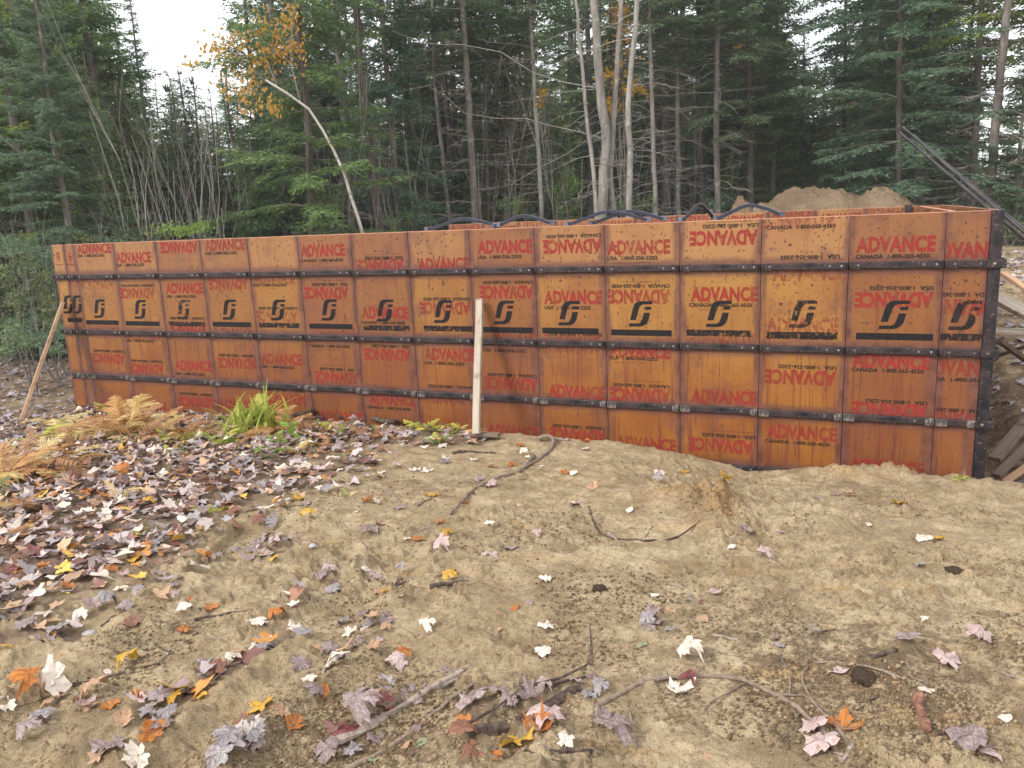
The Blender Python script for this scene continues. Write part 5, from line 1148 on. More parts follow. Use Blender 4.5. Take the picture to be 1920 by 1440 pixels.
# (px, py, colour, size m, o = oval)
W_, P_, Y_, O_, T_, R_, S_, K_, D_, G_ = 'cream purple yellow orange tan rust slate pink red green'.split()
LEAVES = [
 (343, 1057, W_, .075), (442, 1083, W_, .06, 'o'), (517, 1058, Y_, .065), (302, 1085, P_, .07), (227, 1113, W_, .085), (196, 1138, S_, .10), (240, 1141, P_, .09), (262, 1124, S_, .07), (327, 1112, P_, .075), (326, 1128, K_, .05),
 (357, 1128, O_, .045), (348, 1147, W_, .075), (393, 1143, O_, .075), (345, 1186, O_, .07), (243, 1177, R_, .10, 'c'), (483, 1183, W_, .10), (518, 1163, O_, .08), (553, 1184, W_, .075), (512, 1211, T_, .07, 'o'), (433, 1241, W_, .08),
 (50, 1190, P_, .12), (20, 1170, S_, .10), (117, 1201, S_, .11), (80, 1215, P_, .10), (247, 1254, Y_, .11), (202, 1263, W_, .055, 'o'), (48, 1296, O_, .12), (187, 1310, T_, .11), (12, 1320, W_, .08), (205, 1325, O_, .07), (15, 1232, Y_, .08, 'o'),
 (376, 1254, S_, .09), (395, 1272, P_, .12), (425, 1258, K_, .10), (337, 1322, Y_, .09), (381, 1308, Y_, .07, 'o'), (284, 1348, S_, .10), (320, 1351, S_, .09), (300, 1372, P_, .09), (235, 1366, T_, .08, 'c'), (288, 1384, O_, .085), (84, 1357, S_, .10), (60, 1385, P_, .10),
 (216, 1407, P_, .13), (190, 1432, T_, .09), (260, 1425, W_, .10), (494, 1333, Y_, .12), (530, 1343, T_, .06), (552, 1377, O_, .08, 'c'), (470, 1384, W_, .09), (430, 1403, S_, .11), (425, 1430, S_, .11), (606, 1306, O_, .085, 'o'), (583, 1285, W_, .08), (626, 1257, W_, .09), (567, 1254, P_, .10), (590, 1300, P_, .08),
 (613, 1078, K_, .10), (608, 1090, P_, .09), (622, 1106, S_, .10), (684, 1078, W_, .07, 'o'), (708, 1092, K_, .085), (757, 1083, S_, .075), (747, 1103, P_, .08), (843, 1091, Y_, .09), (827, 1081, P_, .07), (920, 1048, K_, .105), (1025, 1093, W_, .07), (965, 1143, O_, .075, 'o'), (993, 1143, P_, .05, 'o'), (722, 1127, Y_, .06), (708, 1122, T_, .05), (752, 1135, K_, .055, 'o'),
 (680, 1160, P_, .07, 'c'), (688, 1177, S_, .08), (648, 1171, S_, .075), (658, 1197, W_, .085), (722, 1158, P_, .06), (727, 1168, P_, .08), (726, 1184, T_, .055), (800, 1188, W_, .09), (935, 1184, T_, .075, 'o'), (1022, 1188, W_, .085), (1020, 1231, W_, .09), (752, 1231, O_, .09), (748, 1254, K_, .10), (640, 1255, W_, .09), (698, 1218, T_, .07, 'c'), (712, 1204, K_, .07, 'o'), (672, 1215, P_, .08), (622, 1228, P_, .09), (636, 1238, S_, .06), (1207, 1217, G_, .06, 'o'), (1227, 1122, W_, .055, 'o'),
 (1220, 1150, P_, .08), (1213, 1168, S_, .08), (1213, 1184, P_, .08), (1232, 1162, Y_, .03, 'o'), (1240, 1175, P_, .07), (1259, 1157, T_, .08), (1317, 1165, T_, .085, 'o'), (1257, 1183, S_, .07, 'o'),
 (677, 1350, P_, .16), (650, 1385, D_, .10), (770, 1308, P_, .11), (730, 1290, S_, .09), (727, 1322, D_, .09, 'c'), (840, 1274, P_, .10, 'o'), (758, 1403, T_, .07, 'o'), (793, 1391, G_, .065, 'o'), (780, 1372, P_, .08, 'o'), (700, 1395, P_, .08), (893, 1336, P_, .13), (930, 1315, P_, .11), (970, 1323, S_, .085, 'o'), (1000, 1335, P_, .10, 'c'), (955, 1335, P_, .08), (880, 1361, O_, .08), (963, 1388, Y_, .15), (1013, 1384, O_, .10, 'c'), (1027, 1360, K_, .13), (1060, 1398, W_, .09), (1148, 1362, P_, .14), (1143, 1401, P_, .15),
 (870, 1398, R_, .10), (920, 1430, O_, .09), (885, 1428, R_, .10), (1107, 1270, P_, .07, 'o'), (1075, 1286, K_, .07), (1120, 1305, S_, .08), (1100, 1315, S_, .07), (1022, 1298, K_, .08), (660, 1420, S_, .09), (700, 1430, G_, .06, 'o'), (620, 1425, P_, .10),
 (1240, 891, W_, .10), (1237, 905, S_, .08), (1284, 888, Y_, .07), (1357, 910, Y_, .09), (1530, 935, S_, .09, 'o'), (1568, 930, P_, .08), (1590, 931, T_, .09), (1689, 952, Y_, .11), (1629, 986, W_, .07, 'o'), (1735, 1018, W_, .10), (1762, 1018, Y_, .09), (1462, 1004, K_, .075, 'o'), (1405, 1014, P_, .09, 'c'), (1373, 1043, W_, .055, 'o'), (1431, 1051, K_, .09), (1723, 1074, S_, .09, 'o'), (1230, 1122, W_, .05, 'o'), (1365, 1112, G_, .05, 'o'),
 (1337, 1124, K_, .08), (1297, 1134, S_, .07, 'o'), (1315, 1138, R_, .06, 'o'), (1462, 1222, S_, .07, 'o'), (1450, 1208, P_, .05), (1303, 1243, W_, .12), (1270, 1299, W_, .12), (1295, 1288, D_, .08), (1568, 1266, K_, .10, 'o'), (1592, 1257, T_, .05, 'o'), (1699, 1218, P_, .11, 'o'), (1836, 1202, K_, .11), (1768, 1251, K_, .12), (1735, 1174, W_, .04), (1740, 1304, W_, .065, 'o'), (1883, 1366, W_, .08, 'o'), (1582, 1372, O_, .11), (1535, 1382, K_, .11), (1548, 1418, K_, .13), (1327, 1425, T_, .055, 'o'), (1820, 1418, P_, .15), (1850, 1428, K_, .10, 'o'), (1683, 1280, O_, .04, 'o'),
 (830, 838, W_, .10), (977, 838, O_, .08), (1100, 831, O_, .10, 'c'), (1100, 847, W_, .08), (983, 855, W_, .08), (990, 862, W_, .06), (837, 862, W_, .09), (838, 869, S_, .10), (887, 866, W_, .08, 'o'), (923, 877, O_, .08), (958, 874, O_, .08), (775, 884, W_, .10), (800, 888, W_, .10), (715, 889, W_, .09), (1015, 875, W_, .06, 'o'), (1058, 889, O_, .08, 'c'), (1077, 891, W_, .07), (925, 912, K_, .11), (897, 902, P_, .09), (1113, 920, T_, .09), (807, 932, Y_, .11), (707, 945, W_, .08), (688, 942, O_, .09, 'c'), (867, 943, O_, .09),
 (955, 945, Y_, .05, 'o'), (975, 953, W_, .05, 'o'), (1080, 948, P_, .12, 'o'), (1080, 957, W_, .09), (1180, 962, W_, .08, 'o'), (582, 985, Y_, .09), (748, 957, P_, .10, 'o'), (670, 963, W_, .05, 'o'), (692, 1003, P_, .13), (717, 988, R_, .07, 'c'), (918, 998, W_, .07), (833, 1009, Y_, .09), (822, 983, O_, .07), (787, 1020, O_, .10, 'o'), (763, 1017, W_, .06, 'o'), (838, 1034, K_, .12), (948, 1028, P_, .12), (1007, 1018, K_, .06), (580, 1029, W_, .09, 'o'), (652, 985, K_, .06, 'o'), (593, 912, K_, .09), (645, 907, T_, .07),
 (560, 945, Y_, .09), (575, 948, P_, .08), (535, 955, T_, .09), (500, 968, P_, .09), (490, 1020, P_, .12), (520, 1018, K_, .10), (475, 1045, P_, .11), (445, 1035, P_, .10), (390, 1047, O_, .07, 'c'), (410, 1060, P_, .08), (375, 1065, T_, .07), (540, 1016, P_, .10), (320, 1015, O_, .11), (105, 938, O_, .09), (75, 960, O_, .09), (215, 1005, O_, .08), (120, 1018, Y_, .10), (540, 820, K_, .14), (320, 830, W_, .14), (190, 900, O_, .08), (280, 950, Y_, .09), (155, 895, Y_, .08), (60, 850, Y_, .09)]
CNAME = {'cream': 'cream white', 'purple': 'purple grey', 'slate': 'blue grey', 'pink': 'pale pink', 'rust': 'rust brown', 'red': 'dark red', 'green': 'grey green'}
MARKS = [((850, 960), 'the long crooked stick on the sand'), ((750, 1330), 'the peeling pale stick'), ((990, 1345), 'the rotten dark branch'), ((1330, 1290), 'the curved root-like stick'), ((1560, 1250), 'the wiry twig'), ((1735, 1350), 'the reddish bark chunk'), ((1370, 1195), 'the short pale twig'),
         ((1340, 965), 'the ochre hump of soil'), ((1700, 900), 'the sand lip below the corner post'), ((400, 1030), 'the small dug step'), ((850, 1110), 'the short black stick'), ((895, 840), 'the foot of the pale upright board'), ((1080, 985), 'the thin forked twig'), ((480, 800), 'the yellow green grass clump'),
         ((270, 990), 'the small green fern'), ((400, 950), 'the small yellow fern'), ((60, 880), 'the orange bracken'), ((1520, 1190), 'the grey stub of wood'), ((380, 1250), 'the leaf filled rut'), ((60, 1190), 'the rut at the lower left'), ((1215, 1165), 'the little leaf heap on the sand'), ((1300, 1110), 'the thin short twig'),
         ((690, 1190), 'the trail of leaves on the sand'), ((1750, 1020), 'the bare sand near the right edge'), ((1850, 1220), 'the dark patch of humus'), ((620, 1080), 'the leaf cluster left of centre'), ((1000, 1200), 'the bare middle of the sand'), ((200, 920), 'the edge of the leaf carpet'), ((790, 885), 'the bare sand before the wall'), ((1090, 900), 'the smooth sand mound'), ((180, 1340), 'the thin bent twig'), ((460, 1400), 'the lowest rut')]
nleaf = 0
rl = random.Random(3)
def normal_at(x, y, e=.02):
    a = height(np.array([x - e, x + e, x, x]), np.array([y, y, y - e, y + e]), False); return Vector((-(a[1] - a[0]) / (2 * e), -(a[3] - a[2]) / (2 * e), 1)).normalized()
def put_leaf(x, y, colr, size, oval, curled, label, lift=.002, tilt=.15):
    v = rl.choice([6, 7]) if oval else rl.choice([0, 1, 2, 4]); v = (8 if oval else rl.choice([3, 5])) if curled else v
    o = link('fallen_leaf', leaf_mesh(v, colr)); nn = normal_at(x, y); q = nn.to_track_quat('Z', 'Y').to_matrix()
    q = q @ Matrix.Rotation(rl.uniform(0, 6.283), 3, 'Z') @ Matrix.Rotation(rl.gauss(0, tilt), 3, 'X') @ Matrix.Rotation(rl.gauss(0, tilt), 3, 'Y')
    s_ = size * .56; o.matrix_world = Matrix.Translation((x, y, hz(x, y) + lift)) @ (q * s_).to_4x4()
    tag(o, label, 'leaf', 'fallen leaves lying on the ground'); return o
for e in LEAVES:
    px, py, colr, size = e[:4]; fl = e[4] if len(e) > 4 else ''
    x, y = on_ground(px, py)
    if not clear_of_wall(x, y): continue
    m, name = min(MARKS, key=lambda q: math.hypot(q[0][0] - px, (q[0][1] - py) * 1.4)); dx, dy = px - m[0], py - m[1]
    far = math.hypot(dx, dy); rel = ('beside' if far < 45 else ('a little ' if far < 110 else '') + ('left of' if dx < -abs(dy) * 1.0 else 'right of' if dx > abs(dy) * 1.0 else 'beyond' if dy < 0 else 'in front of'))
    szw = 'large ' if size >= .115 else 'small ' if size <= .06 else ''
    kind = 'oval leaf' if fl == 'o' else 'curled leaf' if fl == 'c' else 'lobed maple leaf'
    lab = f'{szw}{CNAME.get(colr, colr)} {kind} {rel} {name}'
    o2 = sorted(MARKS, key=lambda q: math.hypot(q[0][0] - px, (q[0][1] - py) * 1.4))[1:4]
    lab = unique([lab, lab.replace('a little ', '').replace('lobed ', '')] + [f'{szw}{CNAME.get(colr, colr)} {kind.replace("lobed ", "")} between {name} and {q[1]}' for q in o2] + [f'{CNAME.get(colr, colr)} leaf {rel} {name}', f'{CNAME.get(colr, colr)} leaf near {name}'])
    put_leaf(x, y, colr, size * 1.04, fl == 'o', fl == 'c', lab, lift=-.003 + .008 * rl.random()); nleaf += 1
# leaves of the carpet that show largest: still one by one
cand = []; rc = np.random.default_rng(8)
while len(cand) < 95:
    px, py = rc.uniform(-20, 560), rc.uniform(880, 1440); x, y = on_ground(px, py)
    if rc.random() < float(litter_density(np.array([x]), np.array([y]))[0]) ** 1.5: cand.append((x, y, px, py))
PAL = ['purple'] * 8 + ['slate'] * 6 + ['pink'] * 5 + ['tan'] * 4 + ['rust'] * 4 + ['orange'] * 3 + ['cream'] * 3 + ['yellow'] * 1 + ['red'] * 2
for x, y, px, py in cand:
    c = str(rc.choice(PAL)); zone = 'in the carpet at the left edge' if px < 190 and py < 1130 else 'on the right border of the carpet' if py < 1130 else 'in the leaf drift at the lower left'
    cn = CNAME.get(c, c); big = rc.random() < .3; ms = sorted(MARKS, key=lambda q: math.hypot(q[0][0] - px, (q[0][1] - py) * 1.4))[:4]
    lab = unique([f'{cn} maple leaf {zone}', f'{cn} maple leaf {zone}, near {ms[0][1]}'] + [f'{cn} carpet leaf between {ms[a][1]} and {ms[b][1]}' for a, b in ((0, 1), (0, 2), (1, 2), (0, 3), (1, 3))] + [f'{cn} leaf {zone}'])
    put_leaf(x, y, c, rc.uniform(.07, .12), False, big, lab, lift=.010 + .012 * rc.random(), tilt=.22); nleaf += 1
print('single leaves', nleaf)

# the rest of the leaf carpet: nobody could count it
def scatter_leaves(name, N, xr, yr, dens, sizes, seed, pal, label, pile=.035, outline='m', tilt=.20):
    rng = np.random.default_rng(seed); x = rng.uniform(*xr, N * 6); y = rng.uniform(*yr, N * 6)
    ok = rng.random(len(x)) < dens(x, y); x, y = x[ok][:N], y[ok][:N]; n = len(x)
    vs = []; 
    for k in range(5):
        V, F = leaf_points(maple_small_outline() if k < 4 else oval_outline(), rng, [-.15, .25, -.3, .4, .2][k], [.1, .3, .5, .6, .6][k], .3, ring=False); vs.append((V, np.array(F)))
    nv, nf = len(vs[0][0]), len(vs[0][1]); z = height(x, y); e = .03
    gx = (height(x + e, y, False) - height(x - e, y, False)) / (2 * e); gy = (height(x, y + e, False) - height(x, y - e, False)) / (2 * e)
    which = rng.integers(0, 5, n); sz = rng.uniform(*sizes, n) * .56; yaw = rng.uniform(0, 6.283, n); ta, tb = rng.normal(0, tilt, n), rng.normal(0, tilt, n)
    cols = np.array([pal[i] for i in rng.integers(0, len(pal), n)], float) * rng.uniform(.75, 1.2, (n, 1))
    VA, FA, CA = [], [], []; off = 0
    for k in range(5):
        i = np.where(which == k)[0]
        if len(i) == 0: continue
        V, F = vs[k]; L0 = V[None] * sz[i][:, None, None]; c, s_ = np.cos(yaw[i])[:, None], np.sin(yaw[i])[:, None]
        X = L0[..., 0] * c - L0[..., 1] * s_; Yv = L0[..., 0] * s_ + L0[..., 1] * c
        Z = L0[..., 2] + X * (np.tan(np.clip(ta[i], -1, 1)) + gx[i])[:, None] + Yv * (np.tan(np.clip(tb[i], -1, 1)) + gy[i])[:, None]
        lift = rng.uniform(.004, pile, len(i)) + sz[i] * .3 * (np.abs(ta[i]) + np.abs(tb[i]))
        P = np.stack([X + x[i][:, None], Yv + y[i][:, None], Z + (z[i] + lift)[:, None]], -1).reshape(-1, 3)
        VA.append(P); FA.append((F[None] + (np.arange(len(i)) * len(V))[:, None, None] + off).reshape(-1, 3)); off += len(P)
        cc = np.repeat(cols[i], len(V), 0); CA.append(np.c_[cc, np.ones(len(cc))])
    print(label, n, VA[0].min(0), VA[0].max(0)); me = np_mesh(name, np.vstack(VA), np.vstack(FA), M_LITTER, True); at = me.attributes.new('leafcol', 'FLOAT_COLOR', 'POINT'); at.data.foreach_set('color', np.vstack(CA).astype(np.float32).ravel())
    o = link(name, me); tag(o, label, 'leaf litter', kind='stuff'); return o
PALN = [(.27, .195, .185)] * 6 + [(.34, .30, .305)] * 5 + [(.46, .375, .36)] * 6 + [(.38, .24, .15)] * 3 + [(.56, .43, .40)] * 4 + [(.20, .095, .075)] * 3 + [(.32, .16, .10)] * 2 + [(.70, .60, .50)] * 4 + [(.50, .32, .19)] * 3 + [(.58, .25, .05)] * 2 + [(.66, .42, .07)] * 1 + [(.13, .07, .06)] * 2
PALF = [(.28, .23, .25)] * 6 + [(.40, .35, .37)] * 6 + [(.20, .14, .13)] * 4 + [(.55, .48, .46)] * 3 + [(.30, .19, .13)] * 2
def dn_near(x, y): return litter_density(x, y) * (y < -.06) * (x > -.6)
scatter_leaves('leaf_litter', 6300, (-.6, 6.5), (-5.4, -.07), lambda x, y: dn_near(x, y) ** 1.5, (.05, .12), 20, PALN, 'carpet of purple, brown and orange fallen leaves on the left bank')
scatter_leaves('leaf_litter', 5000, (-12, -.5), (-1.5, 9), lambda x, y: litter_density(x, y) * (x < -.5), (.07, .13), 21, PALF, 'grey purple fallen leaves on the lower ground past the far wall end', pile=.02)
scatter_leaves('leaf_litter', 2600, (8.95, 14), (.1, 11), lambda x, y: litter_density(x, y), (.07, .13), 22, PALF, 'wet fallen leaves on the bank beyond the corner post', pile=.02)

# crumbs of soil, needles and bark bits on the sand
def crumbs(name, N, xr, yr, size, seed, mat, label, needles=False, dens=None):
    rng = np.random.default_rng(seed)
    # denser near the camera, uniform over the picture
    px = rng.uniform(-60, 1980, N * 3); py = 840 + 640 * rng.random(N * 3) ** .8; d = FW[None] + ((px - 960) / FPX)[:, None] * RT - ((py - 720) / FPX)[:, None] * UP
    t = (.25 - CAM[2]) / d[:, 2]; x = CAM[0] + d[:, 0] * t; y = CAM[1] + d[:, 1] * t; ok = (y < -.45) & (t > 0) & (t < 12)
    m = fbm(x * 1.7, y * 1.7, 3, seed); m = ss(-.12, .38, m)
    if dens is not None: m = m * dens(x, y)
    ok &= rng.random(len(x)) < m; x, y = x[ok][:N], y[ok][:N]; n = len(x); z = height(x, y)
    if needles:
        a = rng.uniform(0, 6.283, n); l = rng.uniform(*size, n); w_ = rng.uniform(.0009, .0022, n); dx, dy = np.cos(a), np.sin(a)
        x2, y2 = x + dx * l, y + dy * l; z2 = height(x2, y2) + rng.uniform(.001, .008, n); z1 = z + rng.uniform(.001, .004, n); ox, oy = -dy * w_, dx * w_
        V = np.stack([np.stack([x + ox, y + oy, z1], -1), np.stack([x - ox, y - oy, z1], -1), np.stack([x2, y2, z2], -1), np.stack([x, y, z1 + w_ * 1.6], -1)], 1).reshape(-1, 3)
        b = np.arange(n)[:, None] * 4; F = np.concatenate([b + [0, 2, 3], b + [3, 2, 1]], 0)
        me = np_mesh(name, V, F, mat)
    else:
        U = np.array([(1, 0, 0), (-.5, .87, 0), (-.5, -.87, 0), (.5, .5, .75), (-.7, .1, .7), (.2, -.6, .8), (0, 0, -.5)], float)
        T = np.array([(0, 1, 3), (1, 4, 3), (1, 2, 4), (2, 5, 4), (2, 0, 5), (0, 3, 5), (3, 4, 5)])
        s_ = size[0] + (size[1] - size[0]) * rng.random(n) ** 3; P = U[None] * s_[:, None, None] * rng.uniform(.6, 1.3, (n, 7, 3)); P += np.stack([x, y, z + s_ * .15], -1)[:, None]
        V = P.reshape(-1, 3); F = (T[None] + (np.arange(n) * 7)[:, None, None]).reshape(-1, 3); me = np_mesh(name, V, F, mat, False)
    o = link(name, me); tag(o, label, 'debris', kind='stuff'); return o
M_CRUMB = simple('dark soil crumbs', (.085, .058, .036), (.20, .145, .085), 3, .95, .1, bump=0)
M_CRUMBL = simple('sand clods', (.31, .235, .145), (.24, .175, .105), 3, .95, .1, bump=0)
M_SOD = simple('ochre clay lump', (.36, .215, .085), (.24, .145, .065), 5, .95, .1, bump=.8, bd=.03)
M_NEEDLE = simple('dry needles', (.20, .10, .05), (.10, .06, .04), 3, .8, .2, bump=0)
crumbs('soil_crumbs', 19000, None, None, (.0022, .010), 30, M_CRUMB, 'dark crumbs of soil and bark strewn over the sand')
crumbs('sand_clods', 6000, None, None, (.003, .011), 31, M_CRUMBL, 'small clods of pale sand on the sandy ground')
def near_humps(x, y):
    m_ = np.zeros_like(x)
    for hx, hy, sx, sy, hh in HUMPS[:6]: m_ = np.maximum(m_, np.exp(-((x - hx) / sx / 1.5) ** 2 - ((y - hy) / sy / 1.8) ** 2))
    return m_ * 6
crumbs('ochre_clods', 2600, None, None, (.005, .026), 35, M_SOD, 'crumbled ochre clods over the humps of soil', dens=near_humps)
crumbs('dry_needles', 6500, None, None, (.010, .045), 32, M_NEEDLE, 'dry conifer needles and fine rootlets on the sand', True)

# ================================================================== STICKS
def stick(pts, rpx, mat, label, twigs=(), name='stick', lift=0.0, taper=.55, cat='stick', ends=None, seed=1):
    rng = np.random.default_rng(seed + len(pts)); G = []
    for p in pts:
        x, y = on_ground(p[0], p[1]); G.append(np.array([x, y, hz(x, y)]) + np.array([0, 0, p[2] if len(p) > 2 else 0]))
    A = np.array(G); cum = np.r_[0, np.cumsum(np.linalg.norm(np.diff(A, axis=0), axis=1))]; u = np.linspace(0, cum[-1], max(6, int(cum[-1] / .05)))
    Q = np.stack([np.interp(u, cum, A[:, k]) for k in range(3)], 1)
    for _ in range(2): Q[1:-1] = (Q[:-2] + 2 * Q[1:-1] + Q[2:]) / 4
    dist = np.linalg.norm(Q - CAM, axis=1).mean(); r = rpx / FPX * dist; rad = r * (1 - (1 - taper) * np.linspace(0, 1, len(Q))) * rng.uniform(.88, 1.12, len(Q))
    Q[:, 2] += rad * .45 + lift; Q[1:-1] += rng.normal(0, .0022, Q[1:-1].shape)
    o0 = Q[0].copy(); mb = MB(); rad = rad * (1 + .16 * fbm(np.arange(len(rad)) * .45, np.zeros(len(rad)) + seed, 2, len(pts)))
    mb.tube(list(Q - o0), list(rad), 9); mb.v = [tuple(np.array(v_) + rng.normal(0, r * (.16 if rpx > 6 else .10), 3)) for v_ in mb.v]
    for tw in twigs:
        T = []
        for p in tw: x, y = on_ground(p[0], p[1]); T.append(np.array([x, y, hz(x, y) + (p[2] if len(p) > 2 else .006)]) - o0)
        mb.tube(T, [r * .38 * (1 - .7 * i / (len(T) - 1)) for i in range(len(T))], 5)
    o = mb.build(name, mat, None, rpx < 6); o.location = o0; tag(o, label, cat); return o
stick([(1010, 829, .02), (1030, 826, .04), (1041, 833, .03), (1030, 850), (1003, 868), (962, 890), (928, 900), (900, 912), (880, 930), (856, 962), (820, 985), (785, 1001)], 4.4, M_STICK, 'long crooked stick running down the sand from the wall', [[(900, 912), (875, 905), (860, 908)], [(1003, 868), (980, 885), (972, 890)]])
stick([(612, 1414), (670, 1386), (725, 1352), (762, 1330), (810, 1298), (850, 1278), (893, 1264)], 7.5, M_STICKPALE, 'thick stick with peeling pale bark at the bottom', taper=.8)
stick([(640, 1452), (700, 1420), (760, 1388), (800, 1352), (850, 1318), (890, 1296), (929, 1276)], 5, M_STICK, 'thin smooth brown stick in front of the peeling pale one', taper=.7)
stick([(880, 1388), (940, 1378), (990, 1352), (1040, 1325), (1085, 1298)], 10, M_STICKDARK, 'rotten dark branch lying among leaves at the bottom centre', [[(1000, 1310, .03), (1050, 1290, .04), (1100, 1270, .05), (1136, 1238, .08)], [(1108, 1262, .03), (1110, 1240, .06), (1107, 1214, .10)], [(870, 1385, .03), (930, 1350, .04), (980, 1325, .04)]], taper=.8)
stick([(975, 1300), (1020, 1290), (1060, 1278), (1100, 1272)], 5, M_STICKDARK, 'flat dark twig behind the rotten branch')
stick([(1118, 1336), (1150, 1318), (1190, 1295), (1240, 1277), (1290, 1270), (1340, 1272), (1400, 1280), (1450, 1300), (1500, 1338), (1545, 1385), (1580, 1445)], 5.2, M_STICK, 'long curved root-like stick sweeping to the lower right', [[(1460, 1310), (1510, 1312), (1560, 1345)], [(1400, 1285), (1330, 1330), (1300, 1370)], [(1500, 1340), (1470, 1390), (1440, 1440)]], taper=.7)
stick([(1600, 1430), (1570, 1370), (1530, 1330), (1508, 1300), (1500, 1262), (1530, 1245), (1575, 1236), (1640, 1219)], 2.8, M_STICK, 'wiry twig looping up right of the curved stick')
stick([(1525, 1246), (1590, 1252), (1650, 1262), (1720, 1288), (1790, 1300)], 2.4, M_STICK, 'fine twig stretching right over the dark hole', [[(1650, 1262), (1690, 1270), (1725, 1296)]])
stick([(1462, 1235), (1475, 1262), (1490, 1290), (1480, 1305)], 1.8, M_STICKPALE, 'pale hair-thin stem below the blue grey oval leaf')
stick([(1335, 1196), (1362, 1197), (1385, 1206), (1408, 1221)], 3.4, M_STICKPALE, 'short pale bent twig on the sand')
stick([(1257, 1102), (1280, 1110), (1300, 1124)], 3.6, M_STICK, 'short thin twig pointing at the pale pink leaf')
stick([(808, 1117), (850, 1112), (875, 1104), (902, 1097)], 4.5, M_STICKDARK, 'short black stick below the yellow maple leaf', taper=.4)
stick([(1722, 1318), (1727, 1350), (1734, 1388)], 8.5, M_STICKRED, 'chunk of reddish bark in front of the dark hole', taper=.95, cat='bark', name='bark_chunk')
stick([(1104, 951), (1113, 985), (1126, 1005), (1150, 1012), (1200, 1015), (1260, 1016), (1310, 990), (1330, 960)], 2.3, M_STICKDARK, 'thin forked twig curving over to the ochre hump', [[(1138, 1002), (1150, 1015), (1170, 1027)], [(1210, 1012), (1222, 992), (1240, 975)]])
stick([(1140, 1003), (1155, 1015), (1171, 1028)], 4.2, M_STICK, 'little grey stub at the fork of the thin twig')
stick([(540, 792, .03), (580, 787, .05), (620, 783, .06), (645, 778, .09), (672, 786, .08), (705, 797, .05), (740, 803, .03), (775, 797, .04), (800, 795, .03)], 5, M_STICKDARK, 'long dark branch lying on the crest in front of the wall')
stick([(30, 1278), (75, 1284), (130, 1291), (180, 1283), (245, 1262), (312, 1250)], 2.8, M_STICKDARK, 'thin bent dark twig at the lower left', [[(130, 1291), (70, 1325), (0, 1336)], [(85, 1284), (100, 1270), (112, 1258)]])
stick([(190, 1176), (215, 1160), (245, 1147)], 1.8, M_STICKDARK, 'hair-thin dark twig under the blue grey leaves')
stick([(365, 1168), (400, 1160), (440, 1154), (474, 1153)], 2.4, M_STICKDARK, 'thin straight twig right of the orange leaf')
stick([(725, 923), (738, 932), (751, 946)], 3.2, M_STICKPALE, 'short pale splinter on the sand before the wall')
stick([(780, 952), (800, 940), (818, 932)], 2.4, M_STICK, 'thin twig beside the yellow leaf before the wall')
stick([(1034, 1428), (1075, 1422), (1110, 1417)], 5, M_STICKDARK, 'short dark stick at the bottom edge below the pale leaf', taper=.6)
stick([(1180, 1345), (1190, 1380), (1195, 1410), (1210, 1440)], 2.2, M_STICK, 'slender bowed twig right of the two purple maple leaves', [[(1180, 1345), (1190, 1330), (1198, 1320)]])
stick([(1700, 1270), (1745, 1292), (1790, 1302)], 2.2, M_STICKPALE, 'pale fine stem right of the wiry twigs')
stick([(1634, 1240), (1660, 1236), (1680, 1228)], 4, M_STICKDARK, 'dark splinter left of the purple oval leaf')
stick([(1515, 1184), (1522, 1188), (1530, 1196)], 7.5, M_STICK, 'stubby grey cut piece of wood on the sand', taper=1, name='wood_stub', cat='wood stub')
stick([(1535, 1192), (1555, 1190), (1566, 1186)], 1.6, M_STICKDARK, 'tiny dark twig right of the grey stub')
stick([(1000, 862), (985, 873), (978, 884)], 5, M_STICKPALE, 'short peeled stick leaning on the long crooked one')
stick([(848, 852), (875, 846), (905, 850), (930, 852)], 3, M_STICKDARK, 'dark rootlet arched over the sand below the pale board')
stick([(1040, 826), (1060, 829), (1068, 828)], 4, M_STICKPALE, 'grey splinter at the upper end of the crooked stick')
stick([(200, 1205), (215, 1200), (232, 1195)], 1.6, M_STICK, 'tiny twig in the leaves of the lower left rut')
stick([(1600, 1405), (1585, 1425), (1578, 1440)], 4, M_STICKPALE, 'broken yellowish splinter beside the orange maple leaf')
stick([(1650, 1310), (1625, 1322), (1605, 1335)], 2.2, M_STICKDARK, 'thin dark twig in front of the dark hole')
stick([(1880, 1276), (1900, 1282), (1925, 1285)], 3, M_STICKPALE, 'pale twig at the right frame edge')
stick([(960, 1395), (1000, 1420), (1050, 1440)], 2, M_STICKDARK, 'thin twig running below the big yellow maple leaf')
stick([(1020, 1195), (1036, 1204), (1046, 1201)], 1.5, M_STICKDARK, 'tiny twig touching the cream leaf in the middle')
def clod(px, py, r, mat, label, name='soil_clod', cat='clod', seed=1, flat=.6):
    rng = np.random.default_rng(seed); bm = bmesh.new(); bmesh.ops.create_icosphere(bm, subdivisions=3, radius=1)
    for v in bm.verts:
        c = np.array(v.co); k = 1 + .28 * float(fbm(np.array([c[0] * 2 + seed]), np.array([c[1] * 2 + c[2] * 3]), 3, seed)[0]) + .12 * float(vn(np.array([c[0] * 7]), np.array([c[1] * 7 + c[2] * 5]), seed)); v.co = v.co * k; v.co.z *= flat
    me = bpy.data.meshes.new(name); bm.to_mesh(me); bm.free(); me.materials.append(mat); me.polygons.foreach_set('use_smooth', [True] * len(me.polygons))
    x, y = on_ground(px, py); o = link(name, me); o.location = (x, y, hz(x, y) + r * flat * .35); o.scale = (r,) * 3; o.rotation_euler = (0, 0, seed); tag(o, label, cat); return o
M_HUMUS = simple('black humus', (.035, .024, .018), (.09, .06, .04), 6, .95, .1, bump=.8, bd=.02)
M_STONE = simple('grey pebble', (.42, .38, .36), (.30, .28, .27), 6, .6, .4, bump=.2)
